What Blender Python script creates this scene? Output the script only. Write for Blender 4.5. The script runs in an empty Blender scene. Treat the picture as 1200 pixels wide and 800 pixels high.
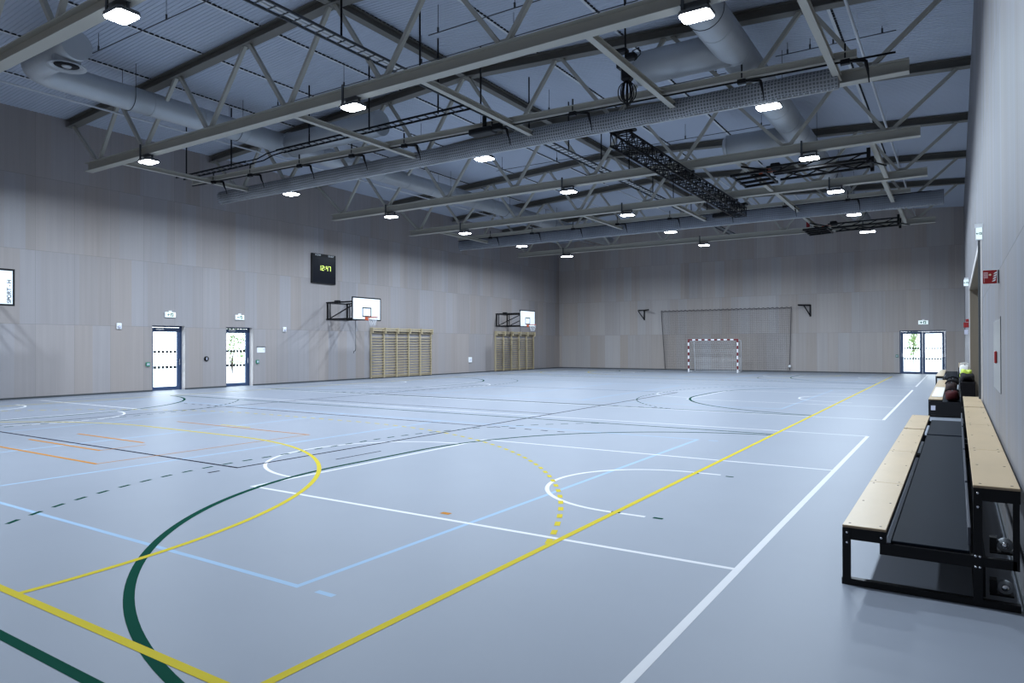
import bpy, math, random
from mathutils import Vector, Matrix
random.seed(7)
C = bpy.context.scene
COL = C.collection
R = math.radians

# ------------------------------------------------------------------ camera
cam_data = bpy.data.cameras.new('camera')
cam = bpy.data.objects.new('camera', cam_data)
COL.objects.link(cam)
F_PX, YAW, PITCH, ROLL = 805.69, 32.9117, 0.3486, -0.1323
y_, p_, r_ = R(YAW), R(PITCH), R(ROLL)
fw = Vector((-math.sin(y_) * math.cos(p_), math.cos(y_) * math.cos(p_), math.sin(p_)))
rt = Vector((math.cos(y_), math.sin(y_), 0))
up = rt.cross(fw)
rt2 = rt * math.cos(r_) + up * math.sin(r_)
up2 = -rt * math.sin(r_) + up * math.cos(r_)
M = Matrix((rt2, up2, -fw)).transposed().to_4x4()
M.translation = Vector((12.9024, -2.0904, 1.6972))
cam.matrix_world = M
cam_data.sensor_width = 36
cam_data.lens = F_PX / 1200 * 36
cam_data.clip_start = 0.02
cam_data.clip_end = 500
C.camera = cam

# ------------------------------------------------------------------ view and sky
C.view_settings.view_transform = 'Standard'
C.view_settings.look = 'None'
C.view_settings.gamma = 1
C.view_settings.use_curve_mapping = False
C.view_settings.exposure = 0.0
world = bpy.data.worlds.new('overcast_sky')
C.world = world
world.use_nodes = True
wn = world.node_tree
bg = wn.nodes['Background']
SKY = 7.0
bg.inputs['Color'].default_value = (0.86, 0.94, 1.0, 1)
bg.inputs['Strength'].default_value = SKY
LAMP_W = 400.0
LAMP_COL = (0.76, 0.90, 1.05)
LAMP_SPREAD = 170

# ------------------------------------------------------------------ materials
MATS = {}
def mat(name, col, rough=0.6, metal=0.0, spec=0.4, emit=None, es=0.0, noise=0.0, nscale=8.0, stretch=None):
    m = bpy.data.materials.new(name); m.use_nodes = True
    nt = m.node_tree; b = nt.nodes['Principled BSDF']
    b.inputs['Base Color'].default_value = (*col, 1)
    b.inputs['Roughness'].default_value = rough
    b.inputs['Metallic'].default_value = metal
    b.inputs['Specular IOR Level'].default_value = spec
    if emit:
        b.inputs['Emission Color'].default_value = (*emit, 1)
        b.inputs['Emission Strength'].default_value = es
    if noise:
        tc = nt.nodes.new('ShaderNodeTexCoord'); mp = nt.nodes.new('ShaderNodeMapping')
        if stretch: mp.inputs['Scale'].default_value = stretch
        no = nt.nodes.new('ShaderNodeTexNoise'); no.inputs['Scale'].default_value = nscale
        no.inputs['Detail'].default_value = 4
        mr = nt.nodes.new('ShaderNodeMapRange')
        mr.inputs['To Min'].default_value = 1 - noise; mr.inputs['To Max'].default_value = 1 + noise
        mx = nt.nodes.new('ShaderNodeMix'); mx.data_type = 'RGBA'; mx.blend_type = 'MULTIPLY'
        mx.inputs['Factor'].default_value = 1
        mx.inputs['A'].default_value = (*col, 1)
        nt.links.new(tc.outputs['Object'], mp.inputs['Vector'])
        nt.links.new(mp.outputs['Vector'], no.inputs['Vector'])
        nt.links.new(no.outputs['Fac'], mr.inputs['Value'])
        nt.links.new(mr.outputs['Result'], mx.inputs['B'])
        nt.links.new(mx.outputs['Result'], b.inputs['Base Color'])
    MATS[name] = m
    return m

def panel_mat(name, horiz, rough=0.42, col=(0.295, 0.270, 0.262), pw=1.2, ph=2.44, off=0.0, spec=0.35):
    """veneered acoustic panels: rows 2.44 m high, every board its own tint and fine upright grain"""
    m = bpy.data.materials.new(name); m.use_nodes = True
    nt = m.node_tree; N = nt.nodes; L = nt.links; b = N['Principled BSDF']
    tc = N.new('ShaderNodeTexCoord'); sp = N.new('ShaderNodeSeparateXYZ')
    L.new(tc.outputs['Object'], sp.inputs[0])
    def mth(op, a, bb=None, c=None):
        n = N.new('ShaderNodeMath'); n.operation = op
        for i, v in enumerate((a, bb, c)):
            if v is None: continue
            if isinstance(v, (int, float)): n.inputs[i].default_value = v
            else: L.new(v, n.inputs[i])
        return n.outputs[0]
    u = sp.outputs[horiz]; v = sp.outputs['Z']
    u = mth('ADD', u, off)
    row = mth('FLOOR', mth('DIVIDE', v, ph))
    # three board widths inside one panel
    pu = mth('DIVIDE', u, pw)
    cell = mth('FLOOR', pu)
    shift = mth('MULTIPLY', row, 0.37)
    board = mth('FLOOR', mth('MULTIPLY', mth('ADD', pu, shift), 2.0))
    cv = N.new('ShaderNodeCombineXYZ'); L.new(cell, cv.inputs[0]); L.new(row, cv.inputs[1])
    w1 = N.new('ShaderNodeTexWhiteNoise'); w1.noise_dimensions = '3D'; L.new(cv.outputs[0], w1.inputs['Vector'])
    cv2 = N.new('ShaderNodeCombineXYZ'); L.new(board, cv2.inputs[0]); L.new(row, cv2.inputs[1]); cv2.inputs[2].default_value = 4.4
    w2 = N.new('ShaderNodeTexWhiteNoise'); w2.noise_dimensions = '3D'; L.new(cv2.outputs[0], w2.inputs['Vector'])
    gv = N.new('ShaderNodeCombineXYZ'); L.new(mth('MULTIPLY', u, 9.0), gv.inputs[0]); L.new(mth('MULTIPLY', v, 0.22), gv.inputs[1])
    L.new(mth('ADD', row, mth('MULTIPLY', w1.outputs['Value'], 20.0)), gv.inputs[2])
    g = N.new('ShaderNodeTexNoise'); g.inputs['Scale'].default_value = 1.0; g.inputs['Detail'].default_value = 6
    L.new(gv.outputs[0], g.inputs['Vector'])
    val = mth('ADD', mth('ADD', mth('MULTIPLY', w1.outputs['Value'], 0.15), mth('MULTIPLY', w2.outputs['Value'], 0.11)),
              mth('MULTIPLY', g.outputs['Fac'], 0.24))
    val = mth('ADD', val, 0.75)
    # hairline joints
    fv = mth('FRACT', mth('DIVIDE', v, ph)); jv = mth('LESS_THAN', fv, 0.004)
    fu = mth('FRACT', pu); ju = mth('LESS_THAN', fu, 0.006)
    j = mth('MAXIMUM', jv, ju)
    val = mth('MULTIPLY', val, mth('SUBTRACT', 1.0, mth('MULTIPLY', j, 0.35)))
    hue = N.new('ShaderNodeMix'); hue.data_type = 'RGBA'
    L.new(w2.outputs['Value'], hue.inputs['Factor'])
    hue.inputs['A'].default_value = (col[0] * 1.05, col[1] * 1.0, col[2] * 0.96, 1)
    hue.inputs['B'].default_value = (col[0] * 0.97, col[1] * 1.0, col[2] * 1.06, 1)
    mx = N.new('ShaderNodeMix'); mx.data_type = 'RGBA'; mx.blend_type = 'MULTIPLY'; mx.inputs['Factor'].default_value = 1
    L.new(hue.outputs['Result'], mx.inputs['A']); L.new(val, mx.inputs['B'])
    L.new(mx.outputs['Result'], b.inputs['Base Color'])
    b.inputs['Roughness'].default_value = rough
    b.inputs['Specular IOR Level'].default_value = spec
    MATS[name] = m
    return m

def net_mat(name, a, bcol, scale):
    m = bpy.data.materials.new(name); m.use_nodes = True
    nt = m.node_tree; N = nt.nodes; L = nt.links; b = N['Principled BSDF']
    tc = N.new('ShaderNodeTexCoord'); sp = N.new('ShaderNodeSeparateXYZ'); L.new(tc.outputs['UV'], sp.inputs[0])
    def cell(o):
        mu = N.new('ShaderNodeMath'); mu.operation = 'MULTIPLY'; mu.inputs[1].default_value = scale; L.new(o, mu.inputs[0])
        fr = N.new('ShaderNodeMath'); fr.operation = 'FRACT'; L.new(mu.outputs[0], fr.inputs[0])
        lt = N.new('ShaderNodeMath'); lt.operation = 'LESS_THAN'; lt.inputs[1].default_value = 0.36; L.new(fr.outputs[0], lt.inputs[0])
        return lt.outputs[0]
    mxm = N.new('ShaderNodeMath'); mxm.operation = 'MAXIMUM'
    L.new(cell(sp.outputs['X']), mxm.inputs[0]); L.new(cell(sp.outputs['Y']), mxm.inputs[1])
    no = N.new('ShaderNodeTexNoise'); no.inputs['Scale'].default_value = 0.9; L.new(tc.outputs['UV'], no.inputs['Vector'])
    mu = N.new('ShaderNodeMath'); mu.operation = 'MULTIPLY'; L.new(mxm.outputs[0], mu.inputs[0]); L.new(no.outputs['Fac'], mu.inputs[1])
    mx = N.new('ShaderNodeMix'); mx.data_type = 'RGBA'
    mx.inputs['A'].default_value = (*bcol, 1); mx.inputs['B'].default_value = (*a, 1)
    L.new(mu.outputs[0], mx.inputs['Factor']); L.new(mx.outputs['Result'], b.inputs['Base Color'])
    b.inputs['Roughness'].default_value = 0.85
    MATS[name] = m
    return m

def glass_mat(name, tint=(0.95, 0.98, 1.0), refl=0.07):
    m = bpy.data.materials.new(name); m.use_nodes = True
    nt = m.node_tree; N = nt.nodes; N.remove(N['Principled BSDF'])
    t = N.new('ShaderNodeBsdfTransparent'); t.inputs[0].default_value = (*tint, 1)
    g = N.new('ShaderNodeBsdfGlossy'); g.inputs['Roughness'].default_value = 0.02
    x = N.new('ShaderNodeMixShader'); x.inputs[0].default_value = refl
    nt.links.new(t.outputs[0], x.inputs[1]); nt.links.new(g.outputs[0], x.inputs[2])
    nt.links.new(x.outputs[0], N['Material Output'].inputs['Surface'])
    MATS[name] = m
    return m

FLOOR_COL = (0.205, 0.222, 0.258)
m_floor = mat('floor_vinyl', FLOOR_COL, rough=0.46, spec=0.16, noise=0.035, nscale=1.3)
m_wl = panel_mat('wall_panels_left', 'Y')
m_wb = panel_mat('wall_panels_back', 'X', off=0.4, col=(0.375, 0.340, 0.318))  # same panels as the left wall, with extra light put into the colour
m_wr = panel_mat('wall_panels_right', 'Y', rough=0.55, pw=0.6, col=(0.215, 0.210, 0.215), spec=0.06)  # panel colour darkened to offset the strong light from the near lamps
m_reveal = mat('door_reveal', (0.62, 0.58, 0.56), 0.5, noise=0.04)
m_deck = mat('ceiling_deck', (0.44, 0.48, 0.56), 0.5, spec=0.3, noise=0.06, nscale=0.6)
m_batten = mat('ceiling_batten', (0.62, 0.64, 0.66), 0.5)
m_void = mat('deck_void', (0.015, 0.015, 0.018), 0.9)
m_steel_shaded = mat('shaded_steel_paint', (0.15, 0.142, 0.125), 0.5, spec=0.3, noise=0.03, nscale=2)  # the trusses' steel paint, with the roof shade put into its colour
m_steel = mat('steel_paint', (0.40, 0.385, 0.335), 0.45, spec=0.4, noise=0.03, nscale=2)
m_galv = mat('galvanised_duct', (0.44, 0.46, 0.48), 0.42, metal=0.35, spec=0.5, noise=0.06, nscale=3)
m_black = mat('black_paint', (0.008, 0.008, 0.009), 0.45, spec=0.2, noise=0.05)
m_blackm = mat('black_matt', (0.010, 0.010, 0.012), 0.7, spec=0.15)
m_dark = mat('dark_metal', (0.05, 0.055, 0.06), 0.5)
m_navy = mat('door_frame_navy', (0.03, 0.055, 0.12), 0.4)
m_chrome = mat('chrome', (0.75, 0.75, 0.77), 0.22, metal=1.0)
m_white = mat('white_plastic', (0.78, 0.79, 0.80), 0.45)
m_offw = mat('white_board', (0.80, 0.83, 0.87), 0.35)
m_led = mat('lamp_diffuser', (0.9, 0.9, 0.9), 0.5, emit=(0.86, 0.93, 1.0), es=30.0)
m_house = mat('lamp_housing', (0.10, 0.105, 0.11), 0.5)
m_ply = mat('seat_plywood', (0.47, 0.345, 0.205), 0.4, spec=0.35, noise=0.13, nscale=3.0, stretch=(1.5, 0.5, 1))
m_plye = mat('plywood_edge', (0.30, 0.22, 0.14), 0.6, noise=0.2, nscale=40)
m_foot = mat('footboard', (0.008, 0.011, 0.017), 0.6, spec=0.05, noise=0.1, nscale=4)
m_kick = mat('kickboard', (0.045, 0.048, 0.062), 0.4, noise=0.05)
m_pine = mat('pine', (0.40, 0.32, 0.20), 0.5, noise=0.12, nscale=5, stretch=(1, 1, 0.3))
m_pine2 = mat('pine_post', (0.46, 0.38, 0.245), 0.5, noise=0.10, nscale=4)
m_red = mat('goal_red', (0.16, 0.008, 0.014), 0.4)
m_gw = mat('goal_white', (0.78, 0.78, 0.80), 0.4)
m_rim = mat('rim_orange', (0.50, 0.10, 0.04), 0.4)
m_cord = mat('net_cord_white', (0.72, 0.73, 0.76), 0.8)
m_cordd = mat('net_cord_dark', (0.05, 0.045, 0.05), 0.8)
m_netroll = net_mat('rolled_net', (0.50, 0.51, 0.53), (0.12, 0.125, 0.13), 13.5)
m_netdark = net_mat('rolled_net_dark', (0.30, 0.32, 0.36), (0.12, 0.13, 0.15), 14.0)
m_glass = glass_mat('door_glass')
m_acryl = glass_mat('acrylic', (0.86, 0.88, 0.90), 0.015)
m_screen = mat('scoreboard_face', (0.004, 0.005, 0.010), 0.3, spec=0.12)
m_digit = mat('scoreboard_digit', (0.4, 0.5, 0.1), 0.5, emit=(0.62, 0.80, 0.18), es=1.6)
m_exit = mat('exit_sign_lit', (0.8, 0.9, 0.85), 0.5, emit=(0.80, 0.95, 1.0), es=0.5)
m_exitg = mat('exit_sign_green', (0.0, 0.05, 0.045), 0.5, emit=(0.0, 0.06, 0.06), es=0.3)
m_green = mat('green_box', (0.02, 0.20, 0.12), 0.45)
m_firered = mat('fire_red', (0.26, 0.012, 0.014), 0.45)
m_pink = mat('sign_pale', (0.62, 0.40, 0.42), 0.5)
m_cream = mat('sign_cream', (0.75, 0.66, 0.45), 0.5)
m_maroon = mat('bag_maroon', (0.045, 0.008, 0.009), 0.75, spec=0.1, noise=0.2)
m_bagblack = mat('bag_black', (0.008, 0.007, 0.008), 0.8, spec=0.08, noise=0.2)
m_bagpat = mat('bag_brown', (0.030, 0.019, 0.018), 0.75, spec=0.1, noise=0.7, nscale=14)
m_lime = mat('jacket_lime', (0.42, 0.52, 0.06), 0.7, noise=0.15)
m_bagwhite = mat('bag_white', (0.62, 0.60, 0.57), 0.7, noise=0.1)
m_cloth = mat('cloth_grey', (0.30, 0.32, 0.34), 0.8, noise=0.2)
m_label = mat('paper_label', (0.55, 0.55, 0.66), 0.6)
m_cab = mat('cabinet_door', (0.26, 0.255, 0.25), 0.4, spec=0.2)
m_khaki = mat('gate_wood', (0.17, 0.14, 0.105), 0.55, noise=0.08, nscale=4, stretch=(6, 6, 0.4))
m_paving = mat('paving', (0.45, 0.48, 0.50), 0.8, noise=0.25, nscale=1.5)
m_leaf = mat('shrub_leaf', (0.14, 0.22, 0.06), 0.7, noise=0.4, nscale=9)
m_stem = mat('shrub_stem', (0.10, 0.07, 0.05), 0.8)
m_ln = dict(yellow=mat('line_yellow', (0.47, 0.375, 0.045), 0.6, spec=0.0, noise=0.04),
            white=mat('line_white', (0.60, 0.59, 0.60), 0.6, spec=0.0, noise=0.03),
            blue=mat('line_light_blue', (0.285, 0.385, 0.505), 0.6, spec=0.0, noise=0.03),
            green=mat('line_green', (0.010, 0.052, 0.036), 0.6, spec=0.0, noise=0.05),
            black=mat('line_black', (0.014, 0.012, 0.022), 0.6, spec=0.0, noise=0.05),
            orange=mat('line_orange', (0.38, 0.17, 0.04), 0.6, spec=0.0, noise=0.05))

# ------------------------------------------------------------------ mesh helpers
class MB:
    def __init__(s): s.v = []; s.f = []; s.mi = []; s.sm = []; s.uv = {}
    def add(s, vs, fs, mi=0, smooth=False):
        o = len(s.v); s.v += [tuple(x) for x in vs]
        for f in fs: s.f.append([i + o for i in f]); s.mi.append(mi); s.sm.append(smooth)
    def box(s, x0, y0, z0, x1, y1, z1, mi=0):
        if x0 > x1: x0, x1 = x1, x0
        if y0 > y1: y0, y1 = y1, y0
        if z0 > z1: z0, z1 = z1, z0
        s.add([(x0, y0, z0), (x1, y0, z0), (x1, y1, z0), (x0, y1, z0), (x0, y0, z1), (x1, y0, z1), (x1, y1, z1), (x0, y1, z1)],
              [(0, 3, 2, 1), (4, 5, 6, 7), (0, 1, 5, 4), (1, 2, 6, 5), (2, 3, 7, 6), (3, 0, 4, 7)], mi)
    def cbox(s, x0, y0, z0, x1, y1, z1, b=0.005, mi=0):
        """box with chamfered edges"""
        xs = sorted((x0, x1)); ys = sorted((y0, y1)); zs = sorted((z0, z1))
        b = min(b, *(0.45 * (q[1] - q[0]) for q in (xs, ys, zs)))
        pts = []; idx = {}
        for i in (0, 1):
            for j in (0, 1):
                for k in (0, 1):
                    sx, sy, sz = (1 - 2 * i), (1 - 2 * j), (1 - 2 * k)
                    X, Y, Z = xs[i], ys[j], zs[k]
                    for a, q in (('x', (X, Y + sy * b, Z + sz * b)), ('y', (X + sx * b, Y, Z + sz * b)), ('z', (X + sx * b, Y + sy * b, Z))):
                        idx[(a, i, j, k)] = len(pts); pts.append(q)
        F = []
        for i in (0, 1):
            q = [idx[('x', i, 0, 0)], idx[('x', i, 1, 0)], idx[('x', i, 1, 1)], idx[('x', i, 0, 1)]]; F.append(q if i else q[::-1])
            q = [idx[('y', 0, i, 0)], idx[('y', 0, i, 1)], idx[('y', 1, i, 1)], idx[('y', 1, i, 0)]]; F.append(q if i else q[::-1])
            q = [idx[('z', 0, 0, i)], idx[('z', 1, 0, i)], idx[('z', 1, 1, i)], idx[('z', 0, 1, i)]]; F.append(q if i else q[::-1])
        for i in (0, 1):
            for j in (0, 1):
                F.append([idx[('x', i, j, 0)], idx[('x', i, j, 1)], idx[('y', i, j, 1)], idx[('y', i, j, 0)]])
                F.append([idx[('x', i, 0, j)], idx[('x', i, 1, j)], idx[('z', i, 1, j)], idx[('z', i, 0, j)]])
                F.append([idx[('y', 0, i, j)], idx[('y', 1, i, j)], idx[('z', 1, i, j)], idx[('z', 0, i, j)]])
                for k in (0, 1):
                    F.append([idx[('x', i, j, k)], idx[('y', i, j, k)], idx[('z', i, j, k)]])
        s.add(pts, F, mi)
    def frame(s, a, b, hint=(0, 0, 1)):
        a = Vector(a); b = Vector(b); d = (b - a).normalized(); h = Vector(hint)
        if abs(d.dot(h)) > 0.98: h = Vector((1, 0, 0))
        x = d.cross(h).normalized(); z = x.cross(d).normalized()
        return a, b, x, z
    def bar(s, a, b, w, h, hint=(0, 0, 1), mi=0):
        a, b, x, z = s.frame(a, b, hint)
        q = [(-w / 2, -h / 2), (w / 2, -h / 2), (w / 2, h / 2), (-w / 2, h / 2)]
        s.prism(a, b, x, z, q, mi)
    def prism(s, a, b, x, z, q, mi=0, smooth=False, caps=True):
        n = len(q)
        vs = [a + x * u + z * v for u, v in q] + [b + x * u + z * v for u, v in q]
        fs = [(i, (i + 1) % n, (i + 1) % n + n, i + n) for i in range(n)]
        s.add(vs, fs, mi, smooth)
        if caps:
            o = len(s.v) - 2 * n
            s.f.append([o + i for i in range(n)][::-1]); s.mi.append(mi); s.sm.append(False)
            s.f.append([o + n + i for i in range(n)]); s.mi.append(mi); s.sm.append(False)
    def hbeam(s, a, b, w, h, t=0.018, hint=(0, 0, 1), mi=0):
        """rolled H section: two flanges and a web"""
        a, b, x, z = s.frame(a, b, hint)
        q = [(-w/2, -h/2), (w/2, -h/2), (w/2, -h/2+t), (t/2, -h/2+t), (t/2, h/2-t), (w/2, h/2-t), (w/2, h/2), (-w/2, h/2),
             (-w/2, h/2-t), (-t/2, h/2-t), (-t/2, -h/2+t), (-w/2, -h/2+t)]
        n = len(q)
        vs = [a + x * u + z * v for u, v in q] + [b + x * u + z * v for u, v in q]
        fs = [(i, (i + 1) % n, (i + 1) % n + n, i + n) for i in range(n)]
        for o in (0, n):
            fs += [tuple(o + k for k in (0, 1, 2, 3, 10, 11)), tuple(o + k for k in (3, 4, 9, 10)), tuple(o + k for k in (4, 5, 6, 7, 8, 9))]
        s.add(vs, fs, mi)
    def tube(s, path, r, n=8, mi=0, closed=False, caps=True):
        P = [Vector(q) for q in path]; m = len(P); rr = r if isinstance(r, (list, tuple)) else [r] * m
        rings = []; px = None
        for i in range(m):
            if closed: d = (P[(i + 1) % m] - P[i - 1]).normalized()
            else: d = (P[min(i + 1, m - 1)] - P[max(i - 1, 0)]).normalized()
            if px is None:
                h = Vector((0, 0, 1)) if abs(d.z) < 0.9 else Vector((1, 0, 0))
                px = d.cross(h).normalized()
            else: px = (px - d * px.dot(d)).normalized()
            z = d.cross(px)
            rings.append([P[i] + px * math.cos(2*math.pi*k/n) * rr[i] + z * math.sin(2*math.pi*k/n) * rr[i] for k in range(n)])
        vs = [v for q in rings for v in q]; fs = []
        for i in range(m if closed else m - 1):
            j = (i + 1) % m
            for k in range(n):
                fs.append((i*n+k, i*n+(k+1) % n, j*n+(k+1) % n, j*n+k))
        s.add(vs, fs, mi, True)
        if caps and not closed:
            o = len(s.v) - m * n
            s.f.append([o + k for k in range(n)][::-1]); s.mi.append(mi); s.sm.append(False)
            s.f.append([o + (m-1)*n + k for k in range(n)]); s.mi.append(mi); s.sm.append(False)
    def lathe(s, c, prof, axis='z', n=20, mi=0, smooth=True):
        c = Vector(c); vs = []; m = len(prof)
        for r, h in prof:
            for k in range(n):
                a = 2*math.pi*k/n; u, v = r*math.cos(a), r*math.sin(a)
                vs.append(c + (Vector((u, v, h)) if axis == 'z' else Vector((h, u, v)) if axis == 'x' else Vector((u, h, v))))
        fs = [(i*n+k, i*n+(k+1) % n, (i+1)*n+(k+1) % n, (i+1)*n+k) for i in range(m-1) for k in range(n)]
        fs.append(tuple(range(n))[::-1]); fs.append(tuple((m-1)*n+k for k in range(n)))
        s.add(vs, fs, mi, smooth)
    def poly(s, pts, mi=0): s.add(pts, [tuple(range(len(pts)))], mi)
    def build(s, name, mats, parent=None, loc=None):
        me = bpy.data.meshes.new(name); me.from_pydata(s.v, [], s.f); me.update()
        for m_ in (mats if isinstance(mats, (list, tuple)) else [mats]): me.materials.append(m_)
        me.polygons.foreach_set('material_index', s.mi)
        me.polygons.foreach_set('use_smooth', s.sm)
        o = bpy.data.objects.new(name, me); COL.objects.link(o)
        if loc is not None: o.location = loc
        if parent is not None:
            o.parent = parent
            # coordinates are given in the place's own frame: undo the parent's offset
            if not parent.get('_local'): o.matrix_parent_inverse = world_inv(parent)
        return o
def world_inv(o):
    m = Matrix.Identity(4)
    while o is not None:
        m = Matrix.Translation(o.location) @ o.rotation_euler.to_matrix().to_4x4() @ m if not o.parent else o.matrix_parent_inverse @ (Matrix.Translation(o.location) @ m)
        o = o.parent
    return m.inverted()
def thing(name, label, cat, loc=(0, 0, 0), group=None):
    o = bpy.data.objects.new(name, None); o.empty_display_size = 0.1; COL.objects.link(o)
    o.location = loc; o['label'] = label; o['category'] = cat
    if group: o['group'] = group
    return o
def tag(o, label, cat, group=None):
    o['label'] = label; o['category'] = cat
    if group: o['group'] = group
    return o
def struct(o): o['kind'] = 'structure'; return o
def copy_tree(o, parent=None):
    c = o.copy(); COL.objects.link(c)
    if parent is not None: c.parent = parent; c.matrix_parent_inverse = o.matrix_parent_inverse.copy()
    for ch in o.children: copy_tree(ch, c)
    return c
def text_mesh(body, size, name, material, parent, origin, xdir, zdir, depth=0.004):
    cu = bpy.data.curves.new(name, 'FONT'); cu.body = body; cu.size = size; cu.extrude = depth / 2
    cu.align_x = 'CENTER'; cu.align_y = 'CENTER'
    t = bpy.data.objects.new(name + '_source', cu); COL.objects.link(t)
    me = bpy.data.meshes.new_from_object(t.evaluated_get(bpy.context.evaluated_depsgraph_get()))
    bpy.data.objects.remove(t); bpy.data.curves.remove(cu)
    x = Vector(xdir).normalized(); z = Vector(zdir).normalized(); n = x.cross(z)
    for v in me.vertices:
        v.co = Vector(origin) + x * v.co.x + z * v.co.y + n * v.co.z
    me.name = name; me.materials.clear(); me.materials.append(material)
    o = bpy.data.objects.new(name, me); COL.objects.link(o)
    o.parent = parent; o.matrix_parent_inverse = world_inv(parent)
    return o

# ------------------------------------------------------------------ the room
XL, XR, YB, YF = -12.62, 13.26, 44.01, -4.0
TH = 0.40
RIDGE_X, RIDGE_Z, SLOPE = 0.3, 10.16, 0.055
def deck_z(x): return RIDGE_Z - SLOPE * abs(x - RIDGE_X)

def wall(name, fixed, axis, inner, outer, lo, hi, top, holes, mats):
    """slab with rectangular openings; axis = the horizontal axis it runs along"""
    cuts = sorted({lo, hi, *[h[0] for h in holes], *[h[1] for h in holes]})
    zc = sorted({-0.0, top, *[h[2] for h in holes], *[h[3] for h in holes]})
    def P(u, d, z): return (d, u, z) if axis == 'y' else (u, d, z)
    mb = MB()
    def solid(i, j):
        if not (0 <= i < len(cuts) - 1 and 0 <= j < len(zc) - 1): return False
        u, z = (cuts[i] + cuts[i+1]) / 2, (zc[j] + zc[j+1]) / 2
        return not any(h[0] < u < h[1] and h[2] < z < h[3] for h in holes)
    for i in range(len(cuts) - 1):
        for j in range(len(zc) - 1):
            if not solid(i, j): continue
            a, b, z0, z1 = cuts[i], cuts[i+1], zc[j], zc[j+1]
            mb.poly([P(a, inner, z0), P(b, inner, z0), P(b, inner, z1), P(a, inner, z1)], 0)
            mb.poly([P(a, outer, z0), P(b, outer, z0), P(b, outer, z1), P(a, outer, z1)], 0)
            if not solid(i-1, j): mb.poly([P(a, inner, z0), P(a, outer, z0), P(a, outer, z1), P(a, inner, z1)], 1)
            if not solid(i+1, j): mb.poly([P(b, inner, z0), P(b, outer, z0), P(b, outer, z1), P(b, inner, z1)], 1)
            if not solid(i, j-1): mb.poly([P(a, inner, z0), P(b, inner, z0), P(b, outer, z0), P(a, outer, z0)], 1)
            if not solid(i, j+1): mb.poly([P(a, inner, z1), P(b, inner, z1), P(b, outer, z1), P(a, outer, z1)], 1)
    return struct(mb.build(name, mats))

D1, D2 = (12.33, 13.64, 0, 2.50), (15.46, 16.75, 0, 2.50)
DB = (10.08, 12.38, 0, 2.53)
GATE = (11.9, 24.6, 0, 3.45)
wall('wall_left', None, 'y', XL, XL - TH, YF - TH, YB + TH, 10.0, [D1, D2], [m_wl, m_reveal])
wall('wall_back', None, 'x', YB, YB + TH, XL, XR, 10.4, [DB], [m_wb, m_reveal])
wall('wall_right', None, 'y', XR, XR + TH, YF - TH, YB + TH, 10.0, [GATE], [m_wr, m_khaki])
wall('wall_front', None, 'x', YF, YF - TH, XL, XR, 10.4, [], [m_wb, m_reveal])
fl = MB(); fl.box(XL - TH, YF - TH, -0.2, XR + TH, YB + TH, 0.0)
floor = struct(fl.build('floor', m_floor))

# ceiling: trapezoidal steel deck with its flutes across the hall
cm = MB()
PITCH_D, DEP = 0.11, 0.013
y = YF - 0.2; prof = []
while y < YB + 0.2:
    prof += [(y, 0), (y + 0.05, 0), (y + 0.062, DEP), (y + 0.098, DEP)]
    y += PITCH_D
xs = [XL - 0.2, RIDGE_X, XR + 0.2]
vs = []
for x in xs:
    for (yy, dz) in prof: vs.append((x, yy, deck_z(x) + dz))
n = len(prof)
cm.add(vs, [(i*n+k, i*n+k+1, (i+1)*n+k+1, (i+1)*n+k) for i in range(2) for k in range(n-1)])
vs = []
for x in xs:
    for yy in (YF - 0.6, YB + 0.6): vs.append((x, yy, deck_z(x) + 0.25))
cm.add(vs, [(0, 1, 3, 2), (2, 3, 5, 4)])
ceiling = struct(cm.build('ceiling', m_deck))
for i, x in enumerate((-10.0, -7.45, -4.8, -2.3, 0.3, 2.9, 5.5, 8.0, 10.4)):
    b = MB()
    z = deck_z(x) - 0.012
    b.box(x - 0.035, YF + 0.05, z - 0.012, x + 0.035, YB - 0.05, z + 0.01)
    yy = 0.0
    while yy < 30:
        b.box(x + 0.036, yy, z - 0.008, x + 0.085, yy + 0.10, z + 0.012, 1); yy += 0.15
    b.build('batten', [m_batten, m_void], ceiling)
# baseboards
b = MB(); 
for a, c in ((YF, D1[0]), (D1[1], D2[0]), (D2[1], YB)): b.box(XL, a, 0, XL + 0.012, c, 0.06)
struct(b.build('baseboard_left', m_dark))
b = MB()
for a, c in ((XL + 0.012, DB[0]), (DB[1], XR - 0.012)): b.box(a, YB - 0.012, 0, c, YB, 0.06)
struct(b.build('baseboard_back', m_dark))
b = MB()
for a, c in ((YF, GATE[0]), (GATE[1], YB)): b.box(XR - 0.012, a, 0, XR, c, 0.06)
struct(b.build('baseboard_right', m_dark))

# outside ground
g = MB(); 
for q in ((-60, -60, XL - TH, 110), (XR + TH, -60, 60, 110), (XL - TH, YB + TH, XR + TH, 110)):
    g.box(q[0], q[1], -0.25, q[2], q[3], -0.03)
struct(g.build('ground', m_paving))

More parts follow.
